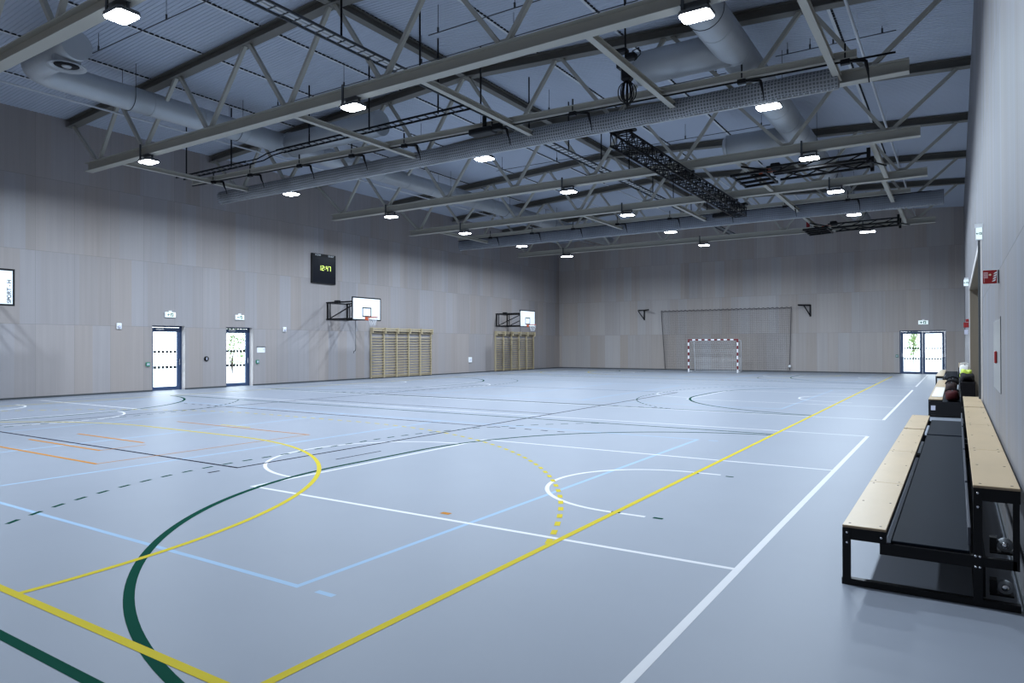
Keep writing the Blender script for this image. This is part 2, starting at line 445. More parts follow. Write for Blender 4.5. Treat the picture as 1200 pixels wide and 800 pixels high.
# ------------------------------------------------------------------ court lines (paint on the floor)
LZ = dict(blue=0.0004, white=0.0007, black=0.0010, green=0.0013, orange=0.0016, yellow=0.0019)
LAYER = {k: 0 for k in LZ}
def lift(c):
    LAYER[c] += 1
    return LZ[c] + 4e-6 * (LAYER[c] % 60)
LN = {k: MB() for k in LZ}
def seg(c, x0, y0, x1, y1, w=0.05):
    d = Vector((x1 - x0, y1 - y0)); l = d.length; d /= l; nx, ny = -d.y * w / 2, d.x * w / 2
    z = lift(c)
    LN[c].poly([(x0 - nx, y0 - ny, z), (x1 - nx, y1 - ny, z), (x1 + nx, y1 + ny, z), (x0 + nx, y0 + ny, z)])
def path(c, pts, w=0.05, dash=None):
    """ribbon along a polyline; dash = (on, off)"""
    P = [Vector(p) for p in pts]
    L = [0]
    for a, b_ in zip(P, P[1:]): L.append(L[-1] + (b_ - a).length)
    def at(s):
        for i in range(len(P) - 1):
            if s <= L[i+1] or i == len(P) - 2:
                t = (s - L[i]) / (L[i+1] - L[i]); return P[i].lerp(P[i+1], t), (P[i+1] - P[i]).normalized()
    z = lift(c)
    if dash is None:
        le = []; ri = []
        for i in range(len(P)):
            d = (P[min(i+1, len(P)-1)] - P[max(i-1, 0)]).normalized(); nn = Vector((-d.y, d.x)) * w / 2
            le.append((*(P[i] + nn), z)); ri.append((*(P[i] - nn), z))
        o = len(LN[c].v); LN[c].v += le + ri; n = len(P)
        for i in range(n - 1):
            LN[c].f.append([o+n+i, o+n+i+1, o+i+1, o+i]); LN[c].mi.append(0); LN[c].sm.append(False)
    else:
        s = 0
        while s + dash[0] <= L[-1]:
            a, d = at(s); b_, _ = at(s + dash[0]); nn = Vector((-d.y, d.x)) * w / 2
            LN[c].poly([(*(a - nn), z), (*(b_ - nn), z), (*(b_ + nn), z), (*(a + nn), z)])
            s += dash[0] + dash[1]
def arc(cx, cy, r, a0, a1, n=48): return [(cx + r * math.cos(R(a0 + (a1 - a0) * i / n)), cy + r * math.sin(R(a0 + (a1 - a0) * i / n))) for i in range(n + 1)]
# handball
for s in (-1, 1): seg('yellow', s * 9.975, 0, s * 9.975, 40, 0.06)
for Y0, sg in ((0.025, 1), (39.975, -1)):
    seg('yellow', -10, Y0, 10, Y0, 0.06)
    pts = arc(1.5, 0, 5.975, 0, 90) + arc(-1.5, 0, 5.975, 90, 180)
    path('yellow', [(x, (yy if sg > 0 else 40 - yy)) for x, yy in pts], 0.06)
    am = math.degrees(math.acos((9.95 - 1.5) / 8.975))
    pts = arc(1.5, 0, 8.975, am, 90, 90) + arc(-1.5, 0, 8.975, 90, 180 - am, 90)
    path('yellow', [(x, (yy if sg > 0 else 40 - yy)) for x, yy in pts], 0.055, (0.15, 0.15))
    yy = 7.0 if sg > 0 else 33.0; seg('yellow', -0.5, yy, 0.5, yy)
# three basketball courts across the hall, each with key, free-throw and no-charge arcs, volleyball court and green rink line
for cy, ya, yb in ((5.65, -0.98, 12.22), (21.6, 15.48, 27.66), (37.5, 30.1, 43.2)):
    for yy in (ya, yb):
        if yy > -0.5: seg('white', -11.5, yy, 11.5, yy)
    for s in (-1, 1):
        seg('white', s * 11.5, ya, s * 11.5, yb, 0.06)
        for d in (-1, 1): seg('white', s * 11.5, cy + d * 2.44, s * 5.72, cy + d * 2.44)
        seg('white', s * 5.72, cy - 2.465, s * 5.72, cy + 2.465)
        path('white', [(s * x, yy) for x, yy in arc(5.72, cy, 1.8, 90, 270)])
        path('white', [(s * x, yy) for x, yy in [(10.3, cy + 1.3)] + arc(9.93, cy, 1.3, 90, 270) + [(10.3, cy - 1.3)]])
        e = arc(10.6, cy + 0.8, 5.05, 97.5, 180) + arc(10.6, cy - 0.8, 5.05, 180, 262.5)
        path('green', [(s * x, yy) for x, yy in e], 0.07)
        e = [(x, yy) for x, yy in arc(10.0, cy + 1.2, 5.98, 128, 180) + arc(10.0, cy - 1.2, 5.98, 180, 232)]
        path('green', [(s * x, yy) for x, yy in e], 0.05, (0.17, 0.17))
        seg('blue', s * 3.08, cy - 4.47, s * 3.08, cy + 4.47)
        seg('blue', s * 8.975, cy - 4.5, s * 8.975, cy + 4.5, 0.05 if cy < 10 else 0.025)
        seg('blue', s * 9.17, cy - 4.47, s * 9.34, cy - 4.47)
        seg('blue', s * 9.17, cy + 4.47, s * 9.34, cy + 4.47)
    for d in (-1, 1):
        seg('green', -9.95, cy + d * 5.97, 9.95, cy + d * 5.97, 0.065)
        seg('blue', -9, cy + d * 4.475, 9, cy + d * 4.475)
    seg('blue', -0.03, cy - 4.47, -0.03, cy + 4.47)
# black lengthwise volleyball court
for s in (-1, 1):
    seg('black', s * 4.45, 3.88, s * 4.45, 21.95)
    seg('black', s * 4.45, 3.45, s * 4.45, 3.62)
    for yy in (9.8, 15.75):
        path('black', [(s * 4.75, yy), (s * 6.5, yy)], 0.055, (0.16, 0.22))
seg('black', s * 5.08, 5.13, s * 5.08, 6.09, 0.03)
for yy in (3.9, 9.8, 12.82, 15.75, 21.93): seg('black', -4.47, yy, 4.47, yy)
for yy in (4.36, 6.89):
    for x in (9.98, 10.43): seg('green', x - 0.05, yy, x + 0.05, yy, 0.05)
# orange play lines
seg('orange', -2.4, 3.0, 2.46, 3.0, 0.06); seg('orange', 2.44, 3.0, 2.44, 6.85, 0.03); seg('orange', -1.9, 6.85, 2.5, 6.85, 0.05)
seg('orange', -1.4, 3.69, 1.15, 3.69, 0.06); seg('orange', -1.5, 4.57, 0.85, 4.57, 0.06); seg('orange', 1.13, 4.45, 1.13, 3.7, 0.03)
seg('orange', 8.49, 3.40, 8.60, 3.40, 0.07)
LLAB = dict(yellow='yellow handball lines', white='white basketball lines', blue='light blue volleyball lines',
            green='dark green rink lines', black='black volleyball lines', orange='orange play lines')
for k in LN:
    o = LN[k].build('court_lines', m_ln[k], floor); o['label'] = LLAB[k]

# ------------------------------------------------------------------ roof trusses
TY = [4.10 + 5.345 * k for k in range(7)]
TN = ['first roof truss, nearest the camera and cut by the top of the photo', 'second roof truss, its long pale bottom chord crossing the upper left',
      'third roof truss, hidden behind the near rolled grey net', 'fourth roof truss, just behind the near rolled net with three lights under it',
      'fifth roof truss, above the far end of the black lighting truss', 'sixth roof truss, behind the far rolled dark net',
      'seventh roof truss, last one before the back wall']
BN = [0.3 + d for d in (-11.0, -8.25, -4.95, -1.65, 1.65, 4.95, 8.25, 11.0)]
TNd = [0.3 + d for d in (-12.75, -9.7, -6.45, -3.25, 0, 3.25, 6.45, 9.7, 12.75)]
ZB0, ZB1 = 7.5, 7.78
for k, Y in enumerate(TY):
    t = thing('roof_truss', TN[k], 'roof truss', (0.3, Y, ZB0), 'steel roof trusses')
    a = MB(); zt = lambda x: deck_z(x) - 0.145
    a.hbeam((XL + 0.01, Y, zt(XL)), (RIDGE_X, Y, zt(RIDGE_X)), 0.28, 0.25); a.hbeam((RIDGE_X, Y, zt(RIDGE_X)), (XR - 0.01, Y, zt(XR)), 0.28, 0.25)
    a.build('top_chord', m_steel_shaded, t)
    a = MB(); a.hbeam((-11.35, Y, (ZB0 + ZB1) / 2), (12.08, Y, (ZB0 + ZB1) / 2), 0.26, ZB1 - ZB0)
    for x in BN: a.box(x - 0.14, Y - 0.008, ZB1 - 0.02, x + 0.14, Y + 0.008, ZB1 + 0.10)
    a.build('bottom_chord', m_steel, t)
    for i, bx in enumerate(BN):
        for tx, dx in ((TNd[i], -0.1), (TNd[i + 1], 0.1)):
            d = MB(); d.bar((bx + dx, Y, ZB1 + 0.03), (tx + (0.1 if dx < 0 else -0.1), Y, zt(tx) - 0.11), 0.09, 0.10, (0, 1, 0))
            d.build('diagonal', m_steel, t)

# ridge beam between the truss tops
t = thing('ridge_beam', 'dark beam along the ridge under the ceiling, running the length of the hall', 'beam', (RIDGE_X, 20, 9.9))
ys = [YF + 0.05] + TY + [YB - 0.05]
for a0, a1 in zip(ys, ys[1:]):
    a = MB(); zz = deck_z(RIDGE_X) - 0.15
    a.hbeam((RIDGE_X, a0 + (0.145 if a0 > 0 else 0), zz), (RIDGE_X, a1 - (0.145 if a1 < 40 else 0), zz), 0.22, 0.22); a.build('segment', m_steel_shaded, t)

# tie beams along the hall at bottom-chord level
def tie(x, k, lab, h=0.14):
    a = MB(); Y0, Y1 = TY[k] + 0.115, TY[k + 1] - 0.115
    a.hbeam((x, Y0, 7.62), (x, Y1, 7.62), 0.14, h, 0.014)
    tag(a.build('tie_beam', m_steel), lab, 'beam', 'tie beams between the trusses')
for x, lab in ((-9.6, 'pale tie beam by the left wall between second and third trusses'), (-1.3, 'pale tie beam above the near net, second from the left'),
               (2.95, 'pale tie beam above the near net, in the middle of the hall'), (7.05, 'pale tie beam above the near net, beside the hanging black hoist'),
               (10.72, 'pale tie beam above the near net, nearest the right wall')): tie(x, 1, lab)
for x, lab in ((-9.6, 'pale tie beam by the left wall above the far rolled net'), (-1.3, 'pale tie beam above the far net, second from the left'), (2.95, 'pale tie beam above the far net, beside the end of the lighting truss'),
               (7.05, 'pale tie beam above the far net, right of the lighting truss'), (10.72, 'pale tie beam above the far net, nearest the right wall')): tie(x, 4, lab)
tie(7.0, 3, 'pale tie beam holding the left end of the nearer folded hoop'); tie(10.85, 3, 'pale tie beam holding the right end of the nearer folded hoop')
tie(7.0, 5, 'pale tie beam holding the left end of the farther folded hoop'); tie(10.85, 5, 'pale tie beam holding the right end of the farther folded hoop')

# ------------------------------------------------------------------ luminaires
LG = 'high bay lights under the trusses'
def make_light(twin=False):
    r = thing('high_bay_light', '', 'ceiling light', (0, 0, 7.5), LG)
    r['_local'] = 1
    spans = [(-0.33, -0.015), (0.015, 0.33)] if twin else [(-0.26, 0.26)]
    for a0, a1 in spans:
        h = MB(); w, l, c = (a1 - a0) / 2, 0.19, 0.05; cx = (a0 + a1) / 2
        oc = [(-w + c, -l), (w - c, -l), (w, -l + c), (w, l - c), (w - c, l), (-w + c, l), (-w, l - c), (-w, -l + c)]
        def pr(o_, z0, z1, mm):
            vs = [(cx + x, yy, z0) for x, yy in o_] + [(cx + x, yy, z1) for x, yy in o_]
            mm.add(vs, [(i, (i+1) % 8, (i+1) % 8 + 8, i + 8) for i in range(8)] + [tuple(range(8))[::-1], tuple(range(8, 16))])
        pr([(x * 1.04, yy * 1.05) for x, yy in oc], -0.185, -0.12, h)
        h.box(cx - w * 0.6, -0.09, -0.12, cx + w * 0.6, 0.09, -0.075)
        h.build('housing', m_house, r)
        d = MB(); pr(oc, -0.205, -0.185, d); d.build('diffuser', m_led, r)
        li = bpy.data.lights.new('lamp', 'AREA'); li.shape = 'RECTANGLE'; li.size = (a1 - a0) * 0.85; li.size_y = 0.32
        li.spread = R(LAMP_SPREAD); li.energy = LAMP_W / len(spans); li.color = LAMP_COL
        lo = bpy.data.objects.new('lamp', li); COL.objects.link(lo); lo.parent = r; lo.location = (cx, 0, -0.215)
    b = MB()
    for s in (-0.2, 0.2): b.box(s - 0.02, -0.02, -0.09, s + 0.02, 0.02, 0.0)
    b.box(-0.24, -0.16, -0.012, 0.24, 0.025, 0.0); b.box(-0.22, -0.165, -0.1, -0.17, -0.132, 0.34)
    b.build('bracket', m_dark, r)
    return r
proto = make_light(); proto2 = None
ROWN = {-7.72: 'left row', 1.0: 'middle row', 9.2: 'right row'}
ORD = ['first', 'second', 'third', 'fourth', 'fifth', 'sixth', 'seventh']
first = True
for x in (-7.72, 1.0, 9.2):
    for k, Y in enumerate(TY):
        if k == 6 and x != 1.0:
            if proto2 is None: o = proto2 = make_light(True)
            else: o = copy_tree(proto2)
            lab = 'bright twin ceiling light under the last truss, %s of lights' % ROWN[x]
        else:
            if first: o = proto; first = False
            else: o = copy_tree(proto)
            lab = 'bright rectangular ceiling light under the %s truss in the %s' % (ORD[k], ROWN[x])
        o.location = (x, Y, 7.5); o['label'] = lab

o = copy_tree(proto); o.location = (1.0, TY[0] - 5.345, 7.5); o['label'] = 'bright rectangular ceiling light of the middle row, above the camera'

# ------------------------------------------------------------------ ducts
def elbow(c0, d0, d1, r, n=8):
    """points of a quarter bend starting at c0 going d0 and leaving along d1"""
    c0 = Vector(c0); d0 = Vector(d0); d1 = Vector(d1); out = []
    for i in range(n + 1):
        a = math.pi / 2 * i / n
        out.append(c0 + d0 * r * math.sin(a) + d1 * r * (1 - math.cos(a)))
    return out
def rings(mb, a, b, r, step=1.5):
    a = Vector(a); b = Vector(b); l = (b - a).length; d = (b - a) / l; s = step
    while s < l - 0.3:
        q = a + d * s; mb.tube([q - d * 0.02, q + d * 0.02], r + 0.008, 24); s += step
DX, DZ = -7.05, 8.84
t = thing('ventilation_duct', 'long round grey duct under the roof on the left, with an elbow and open outlet', 'duct', (DX, 20, DZ))
EYE = 6.55
a = MB(); a.tube([(DX, 41, DZ), (DX, EYE, DZ)] + elbow((DX, EYE, DZ), (0, -1, 0), (1, 0, 0), 0.6)[1:] + [(DX + 2.5, EYE - 0.6, DZ)], 0.35, 24)
rings(a, (DX, 7.5, DZ), (DX, 41, DZ), 0.35, 1.6)
a.build('pipe', m_galv, t)
a = MB(); a.tube([(DX + 2.0, EYE - 0.6, DZ - 0.2), (DX + 2.0, EYE - 0.6, DZ - 0.40)], 0.30, 24, caps=False); a.lathe((DX + 2.0, EYE - 0.6, DZ - 0.43), [(0.30, 0.06), (0.42, 0.0), (0.42, 0.02), (0.28, 0.05)], n=24)
a.lathe((DX + 2.0, EYE - 0.6, DZ - 0.385), [(0.02, 0.0), (0.27, 0.004)], n=20, mi=1); a.lathe((DX + 2.0, EYE - 0.6, DZ - 0.425), [(0.09, 0.0), (0.11, 0.03)], n=14)
a.build('outlet', [m_galv, m_void], t)
a = MB(); a.tube([(DX, 14.0, DZ - 0.05), (DX + 4.6, 14.0, DZ - 0.05)], 0.40, 24); a.tube([(DX + 0.3, 14.0, DZ - .05), (DX + 0.36, 14.0, DZ - .05)], 0.43, 24)
a.build('branch', m_galv, t)
for yy in (8.5, 12, 17.5, 23, 28, 33, 38):
    a = MB(); a.tube([(DX + 0.36 * math.cos(q), yy, DZ + 0.36 * math.sin(q)) for q in [math.pi + math.pi * i / 12 for i in range(13)]], 0.008, 5)
    for s in (-0.36, 0.36): a.tube([(DX + s, yy, DZ), (DX + s, yy, deck_z(DX))], 0.008, 5)
    a.build('hanger', m_dark, t)
EX, EZ = 8.55, 8.62
t = thing('ventilation_duct', 'wide round grey duct under the roof on the right, with side branches', 'duct', (EX, 20, EZ))
a = MB(); a.tube([(EX, 5.2, EZ), (EX, 41, EZ)], 0.40, 24); rings(a, (EX, 5.2, EZ), (EX, 41, EZ), 0.40, 1.5); a.build('pipe', m_galv, t)
for yy in (14.1, 22.2):
    a = MB(); a.tube([(EX, yy, EZ), (EX - 2.3, yy, EZ)], 0.40, 24); a.lathe((EX - 2.3, yy, EZ), [(0.405, 0.0), (0.41, -0.04), (0.30, -0.16), (0.12, -0.21)], axis='x', n=24)
    a.build('branch', m_galv, t)
for yy in (7, 12, 17.5, 23, 28, 33, 38):
    a = MB(); a.tube([(EX + 0.41 * math.cos(q), yy, EZ + 0.41 * math.sin(q)) for q in [math.pi + math.pi * i / 12 for i in range(13)]], 0.008, 5)
    for s in (-0.41, 0.41): a.tube([(EX + s, yy, EZ), (EX + s, yy, deck_z(EX))], 0.008, 5)
    a.build('hanger', m_dark, t)

# slim pipes
def pipe(pts, r, lab, m_=m_batten, name='pipe'):
    a = MB(); a.tube(pts, r, 8)
    for p in pts[:-1]:
        pass
    P0, P1 = Vector(pts[0]), Vector(pts[-1]); l = (P1 - P0).length; q = P0.copy(); s = 1.0
    while s < l:
        q = P0.lerp(P1, s / l); a.tube([q, (q.x, q.y, deck_z(q.x) - 0.02)], 0.006, 5); s += 2.7
    return tag(a.build(name, m_), lab, 'pipe')
pipe([(-9.5, YF + 0.1, 9.12), (-9.5, YB - 0.1, 9.12)], 0.03, 'thin white pipe under the ceiling along the left side')
pipe([(10.95, YF + 0.1, 9.02), (10.95, YB - 0.1, 9.02)], 0.035, 'thin white pipe under the ceiling along the right side', m_batten)
for i, (x0, x1, yy) in enumerate(((-6.0, 7.0, 7.0), (-5.5, 7.0, 12.2), (2.0, 11.5, 11.0), (-4.0, 7.5, 17.4), (8.9, 11.7, 17.0), (-4.0, 7.5, 22.8))):
    a = MB(); z = 9.35
    a.tube([(x0, yy, z), (x1, yy, z)], 0.012, 6)
    for s in range(5):
        xx = x0 + 0.3 + (x1 - x0 - 0.6) * s / 4; a.tube([(xx, yy, z), (xx, yy, deck_z(xx) - 0.02)], 0.008, 5)
        a.tube([(xx, yy, z), (xx, yy, z + 0.12)], 0.025, 6)
    tag(a.build('sprinkler_pipe', m_dark), ('thin dark sprinkler pipe across the ceiling, between the first two trusses', 'thin dark sprinkler pipe across the ceiling in front of the near net', 'thin dark sprinkler pipe at the top right above the near net',
        'thin dark sprinkler pipe across the ceiling just behind the near net', 'short dark sprinkler pipe beside the right duct behind the near net', 'thin dark sprinkler pipe across the ceiling over the lighting truss')[i], 'pipe', 'sprinkler pipes under the deck')

# ladder cable trays
def tray(a0, a1, w, lab, hz, wob=None):
    t = thing('cable_tray', lab, 'cable tray', a0)
    A, B = Vector(a0), Vector(a1); d = (B - A).normalized(); x = d.cross(Vector((0, 0, 1)))
    m1 = MB()
    for s in (-1, 1): m1.bar(A + x * s * w / 2, B + x * s * w / 2, 0.03, 0.05)
    m1.build('side_rail', m_blackm if wob else m_dark, t)
    l = (B - A).length; s = 0.2; cnt = 0; m2 = MB()
    while s < l:
        q = A + d * s; m2.bar(q - x * w / 2, q + x * w / 2, 0.025, 0.02); s += 0.3; cnt += 1
        if cnt <= 100: m2.build('rung', m_dark, t); m2 = MB()
    if m2.f: m2.build('rung', m_dark, t)['kind'] = 'stuff'
    s = 1.0
    while s < l:
        q = A + d * s; m3 = MB(); m3.bar(q, (q.x, q.y, deck_z(q.x)), 0.035, 0.03); m3.build('hanger', m_blackm, t); s += 2.6
    if not wob:
        m4 = MB()
        for s in (-0.06, 0.05): m4.tube([A + x * s + Vector((0, 0, 0.03)), B + x * s + Vector((0, 0, 0.03))], 0.03, 6)
        m4.build('cable', m_batten, t)
    return t
tray((1.72, 2.2, 8.3), (1.72, 39.5, 8.3), 0.34, 'long ladder cable tray hung down the middle of the hall under the roof', 9.9)
tray((2.0, 12.6, 8.05), (-5.6, 12.6, 8.05), 0.3, 'black ladder cable tray crossing towards the left duct above the near net', 9.9, True)
t = tray((-6.6, 12.2, 7.75), (-10.6, 12.2, 7.75), 0.3, 'short black ladder cable tray by the left wall above the near net', 9.9, True)
a = MB()
for s in (-0.12, 0.12): a.tube([(-5.6, 12.6 + s, 8.05), (-6.0, 12.5 + s, 7.98), (-6.2, 12.3 + s, 7.80), (-6.6, 12.2 + s, 7.75)], 0.02, 6)
a.build('cable', m_blackm, t)

# ------------------------------------------------------------------ rolled dividing nets with their hoist rails
def net_roll(Y, x0, x1, zc, ry, rz, m_, lab, hem):
    t = thing('dividing_net', lab, 'net', ((x0 + x1) / 2, Y, zc), 'rolled dividing nets')
    n = 18; st = 90; vs = []; uv = []
    for i in range(st + 1):
        x = x0 + (x1 - x0) * i / st
        sag = 0.012 * math.sin(i * 0.9) + 0.008 * math.sin(i * 2.3)
        for k in range(n + 1):
            a = 2 * math.pi * k / n
            w = 1 + 0.025 * math.sin(i * 1.7 + k)
            vs.append((x, Y + ry * w * math.cos(a), zc + rz * w * math.sin(a) + (sag if math.sin(a) < 0 else 0)))
            uv.append((x * 1.0, k / n * 2 * math.pi * (ry + rz) / 2))
    fs = [(i*(n+1)+k, (i+1)*(n+1)+k, (i+1)*(n+1)+k+1, i*(n+1)+k+1) for i in range(st) for k in range(n)]
    mb = MB(); mb.add(vs, fs, 0, True)
    mb.f.append(list(range(n + 1))[::-1]); mb.mi.append(0); mb.sm.append(False)
    mb.f.append([st*(n+1)+k for k in range(n+1)]); mb.mi.append(0); mb.sm.append(False)
    o = mb.build('net', m_, t)
    ul = o.data.uv_layers.new(name='UVMap')
    for lp in o.data.loops: ul.data[lp.index].uv = uv[lp.vertex_index]
    h = MB(); h.tube([(x0, Y + 0.02, zc - rz - 0.01), (x1, Y + 0.02, zc - rz - 0.01)], 0.022, 6)
    for i in range(34):
        x = x1 - 0.1 - i * 0.12; h.tube([(x, Y - 0.05, zc - rz + 0.05), (x, Y - 0.03, zc - rz - 0.03)], 0.012, 5)
    h.build('hem', hem, t)
net_roll(14.45, -11.5, 10.75, 7.57, 0.17, 0.235, m_netroll, 'rolled up light mesh dividing net, the nearer one', m_batten)
net_roll(30.3, -11.7, 12.5, 7.62, 0.17, 0.29, m_netdark, 'rolled up dark dividing net at the far end of the hall', m_batten)
def hook_rail(p0, p1, lab, xsn):
    t = thing('hoist_rail', lab, 'rail', p0)
    a = MB(); a.hbeam(p0, p1, 0.12, 0.16, 0.014); a.build('beam', m_steel, t)
    p0 = Vector(p0); p1 = Vector(p1)
    a = MB(); dz = Vector((0, 0.0, -0.12)); e = (p1 - p0).normalized()
    a.tube([p0 + dz, p1 + dz + e * 0.7], 0.022, 6); a.build('shaft', m_black, t)
    for s in xsn:
        q = p0.lerp(p1, s); h = MB()
        h.box(q.x - 0.09, q.y - 0.05, q.z - 0.18, q.x + 0.09, q.y + 0.05, q.z - 0.06)
        h.bar(q + Vector((0, 0, 0.25)), q + Vector((0, 0, -0.1)), 0.03, 0.03)
        h.bar(q + Vector((0.05, 0, -0.12)), q + Vector((0.35, 0.12, -0.14)), 0.05, 0.05)
        h.tube([q + Vector((0.30, 0.12, -0.1)), q + Vector((0.37, 0.14, -0.15)), q + Vector((0.40, 0.16, -0.30)), q + Vector((0.41, 0.22, -0.42)), q + Vector((0.42, 0.25, -0.56))], [0.035, 0.04, 0.03, 0.015, 0.012], 6)
        h.build('hook', m_black, t)
    return t
t = hook_rail((-10.7, 12.75, 7.72), (11.2, 13.65, 7.70), 'steel rail with black hooks carrying the near dividing net', (0.055, 0.145, 0.255, 0.36, 0.455, 0.595, 0.705, 0.895, 0.99))
a = MB(); a.cbox(1.75, 12.95, 7.42, 2.5, 13.3, 7.58, 0.03); a.cbox(2.5, 13.0, 7.45, 2.75, 13.2, 7.62, 0.02); a.tube([(2.2, 13.1, 7.6), (2.2, 13.1, 7.9)], 0.06, 8); a.build('hoist_motor', m_black, t)
t = hook_rail((-11.0, 29.2, 7.80), (11.4, 29.2, 7.80), 'steel rail with black hooks carrying the far dividing net', (0.10, 0.22, 0.33, 0.44, 0.56, 0.67, 0.79, 0.90))
a = MB(); a.cbox(3.6, 29.0, 7.48, 4.4, 29.35, 7.66, 0.03); a.build('hoist_motor', m_black, t)

# chain hoist with a hanging coil of cable
t = thing('chain_hoist', 'black chain hoist with a dangling coil of cable under the roof', 'hoist', (6.78, 12.1, 7.2))
a = MB(); a.cbox(6.66, 11.98, 7.55, 6.9, 12.22, 7.95, 0.05); a.cbox(6.55, 12.0, 7.86, 6.72, 12.2, 8.0, 0.03); a.build('body', m_black, t)
a = MB(); a.cbox(6.45, 11.98, 8.2, 6.8, 12.2, 8.3, 0.03); a.cbox(6.75, 12.0, 8.02, 7.0, 12.2, 8.16, 0.03); a.tube([(6.75, 12.1, 7.95), (6.72, 12.1, deck_z(6.7) - 0.02)], 0.02, 6); a.build('trolley', m_black, t)
a = MB()
for i in range(9):
    an = i * 0.72; w = 0.10 + 0.05 * (i % 3); hh = 0.24 + 0.03 * (i % 4)
    pts = [Vector((6.78 + w * math.cos(an) * math.sin(q), 12.1 + w * math.sin(an) * math.sin(q), 7.56 - hh * (1 - math.cos(q)) * 0.9)) for q in [2 * math.pi * j / 18 for j in range(18)]]
    a.tube(pts, 0.012, 5, closed=True)
a.build('cable_coil', m_black, t)
a = MB(); a.tube([(6.9, 12.1, 8.2), (7.06, 12.1, 8.25), (7.1, 12.1, 8.1), (6.95, 12.1, 7.98)], 0.012, 5)
a.build('power_cable', m_black, t)

# ------------------------------------------------------------------ black lighting truss
t = thing('lighting_truss', 'long black lattice lighting truss hanging along the hall', 'truss', (5.4, 20.5, 7.1))
x0, x1, z0, z1, Y0, Y1 = 5.16, 5.62, 7.02, 7.38, 14.75, 27.0
a = MB()
for x in (x0, x1):
    for z in (z0, z1): a.tube([(x, Y0, z), (x, Y1, z)], 0.032, 8)
a.build('chord', m_black, t)
a = MB(); n = 34; st = (Y1 - Y0) / n
for i in range(n + 1):
    yy = Y0 + i * st
    for p, q in (((x0, z0), (x1, z0)), ((x1, z0), (x1, z1)), ((x1, z1), (x0, z1)), ((x0, z1), (x0, z0))):
        a.tube([(p[0], yy, p[1]), (q[0], yy, q[1])], 0.016, 5)
        if i < n:
            if i % 2: p, q = q, p
            a.tube([(p[0], yy, p[1]), (q[0], yy + st, q[1])], 0.016, 5)
a.build('lattice', m_black, t)
a = MB()
for yy in (15.0, 20.135, 25.48): a.tube([(5.39, yy, z1), (5.39, yy, 7.5)], 0.02, 6); a.box(5.1, yy - 0.06, z1 + 0.02, 5.68, yy + 0.06, z1 + 0.07)
for yy in (15.05, 26.7): a.cbox(5.05, yy - 0.2, 7.42, 5.75, yy + 0.1, 7.5, 0.02)
a.build('hanger', m_black, t)

# ------------------------------------------------------------------ folded ceiling hoops
def ceiling_hoop(Y, lab):
    t = thing('ceiling_hoop', lab, 'basketball hoop', (8.6, Y, 7.3), 'folded ceiling hoops')
    a = MB()
    for s in (-0.55, 0.55):
        a.bar((8.0, Y + s, 7.20), (10.75, Y + s, 7.25), 0.07, 0.07); a.bar((7.8, Y + s, 7.40), (10.75, Y + s, 7.42), 0.06, 0.06)
        for i in range(4):
            xx = 8.1 + i * 0.65; a.bar((xx, Y + s, 7.21), (xx + 0.5, Y + s, 7.41), 0.035, 0.035)
    for i in range(4): a.bar((8.2 + i * 0.8, Y - 0.55, 7.22), (8.7 + i * 0.8, Y + 0.55, 7.22), 0.04, 0.04)
    a.bar((10.72, Y - 0.7, 7.24), (10.72, Y + 0.7, 7.24), 0.08, 0.08)
    a.build('boom', m_black, t)
    a = MB()
    for s in (-0.55, 0.55): a.bar((10.72, Y + s, 7.1), (10.72, Y + s, 7.56), 0.12, 0.10)
    for s in (-0.55, 0.55): a.bar((7.85, Y + s, 7.3), (7.0, Y + s, 7.53), 0.05, 0.05)
    a.build('pivot', m_black, t)
    a = MB()
    for s in (-0.9, -0.3, 0.3, 0.9): a.bar((6.75, Y + s, 7.18), (7.85, Y + s, 7.22), 0.07, 0.08)
    for xx in (6.78, 7.82): a.bar((xx, Y - 0.9, 7.19), (xx, Y + 0.9, 7.19), 0.06, 0.06)
    a.bar((7.3, Y - 0.9, 7.24), (7.3, Y + 0.9, 7.24), 0.04, 0.05)
    b = a.build('backboard_frame', m_black, t)
    a = MB(); a.box(6.76, Y - 0.9, 7.225, 7.82, Y + 0.9, 7.235); a.build('backboard', m_acryl, t)
    a = MB(); a.tube([(7.75 + 0.22 * math.cos(q), Y + 0.22 * math.sin(q), 7.42) for q in [2*math.pi*i/20 for i in range(20)]], 0.012, 6, closed=True); a.bar((7.5, Y, 7.42), (7.5, Y, 7.25), 0.1, 0.1); a.build('rim', m_rim, t)
    a = MB(); a.cbox(7.85, Y - 0.3, 7.40, 8.15, Y + 0.1, 7.58, 0.03); a.build('winch', m_blackm, t)
ceiling_hoop(21.4, 'folded black basketball hoop under the ceiling, the nearer one on the right')
ceiling_hoop(33.85, 'folded black basketball hoop under the ceiling, the farther one by the back wall')
a = MB(); a.tube([(6.45, 33.3, 7.82), (6.45, 33.3, 7.86), (6.45, 33.3, 8.25), (6.45, 33.3, 8.32)], [0.05, 0.085, 0.085, 0.03], 12); tag(a.build('red_cylinder', m_firered), 'small dark red cylinder standing on a chord left of the farther folded hoop', 'cylinder')
bpy.data.objects['red_cylinder'].location = (0.0, 2.87, -0.04)

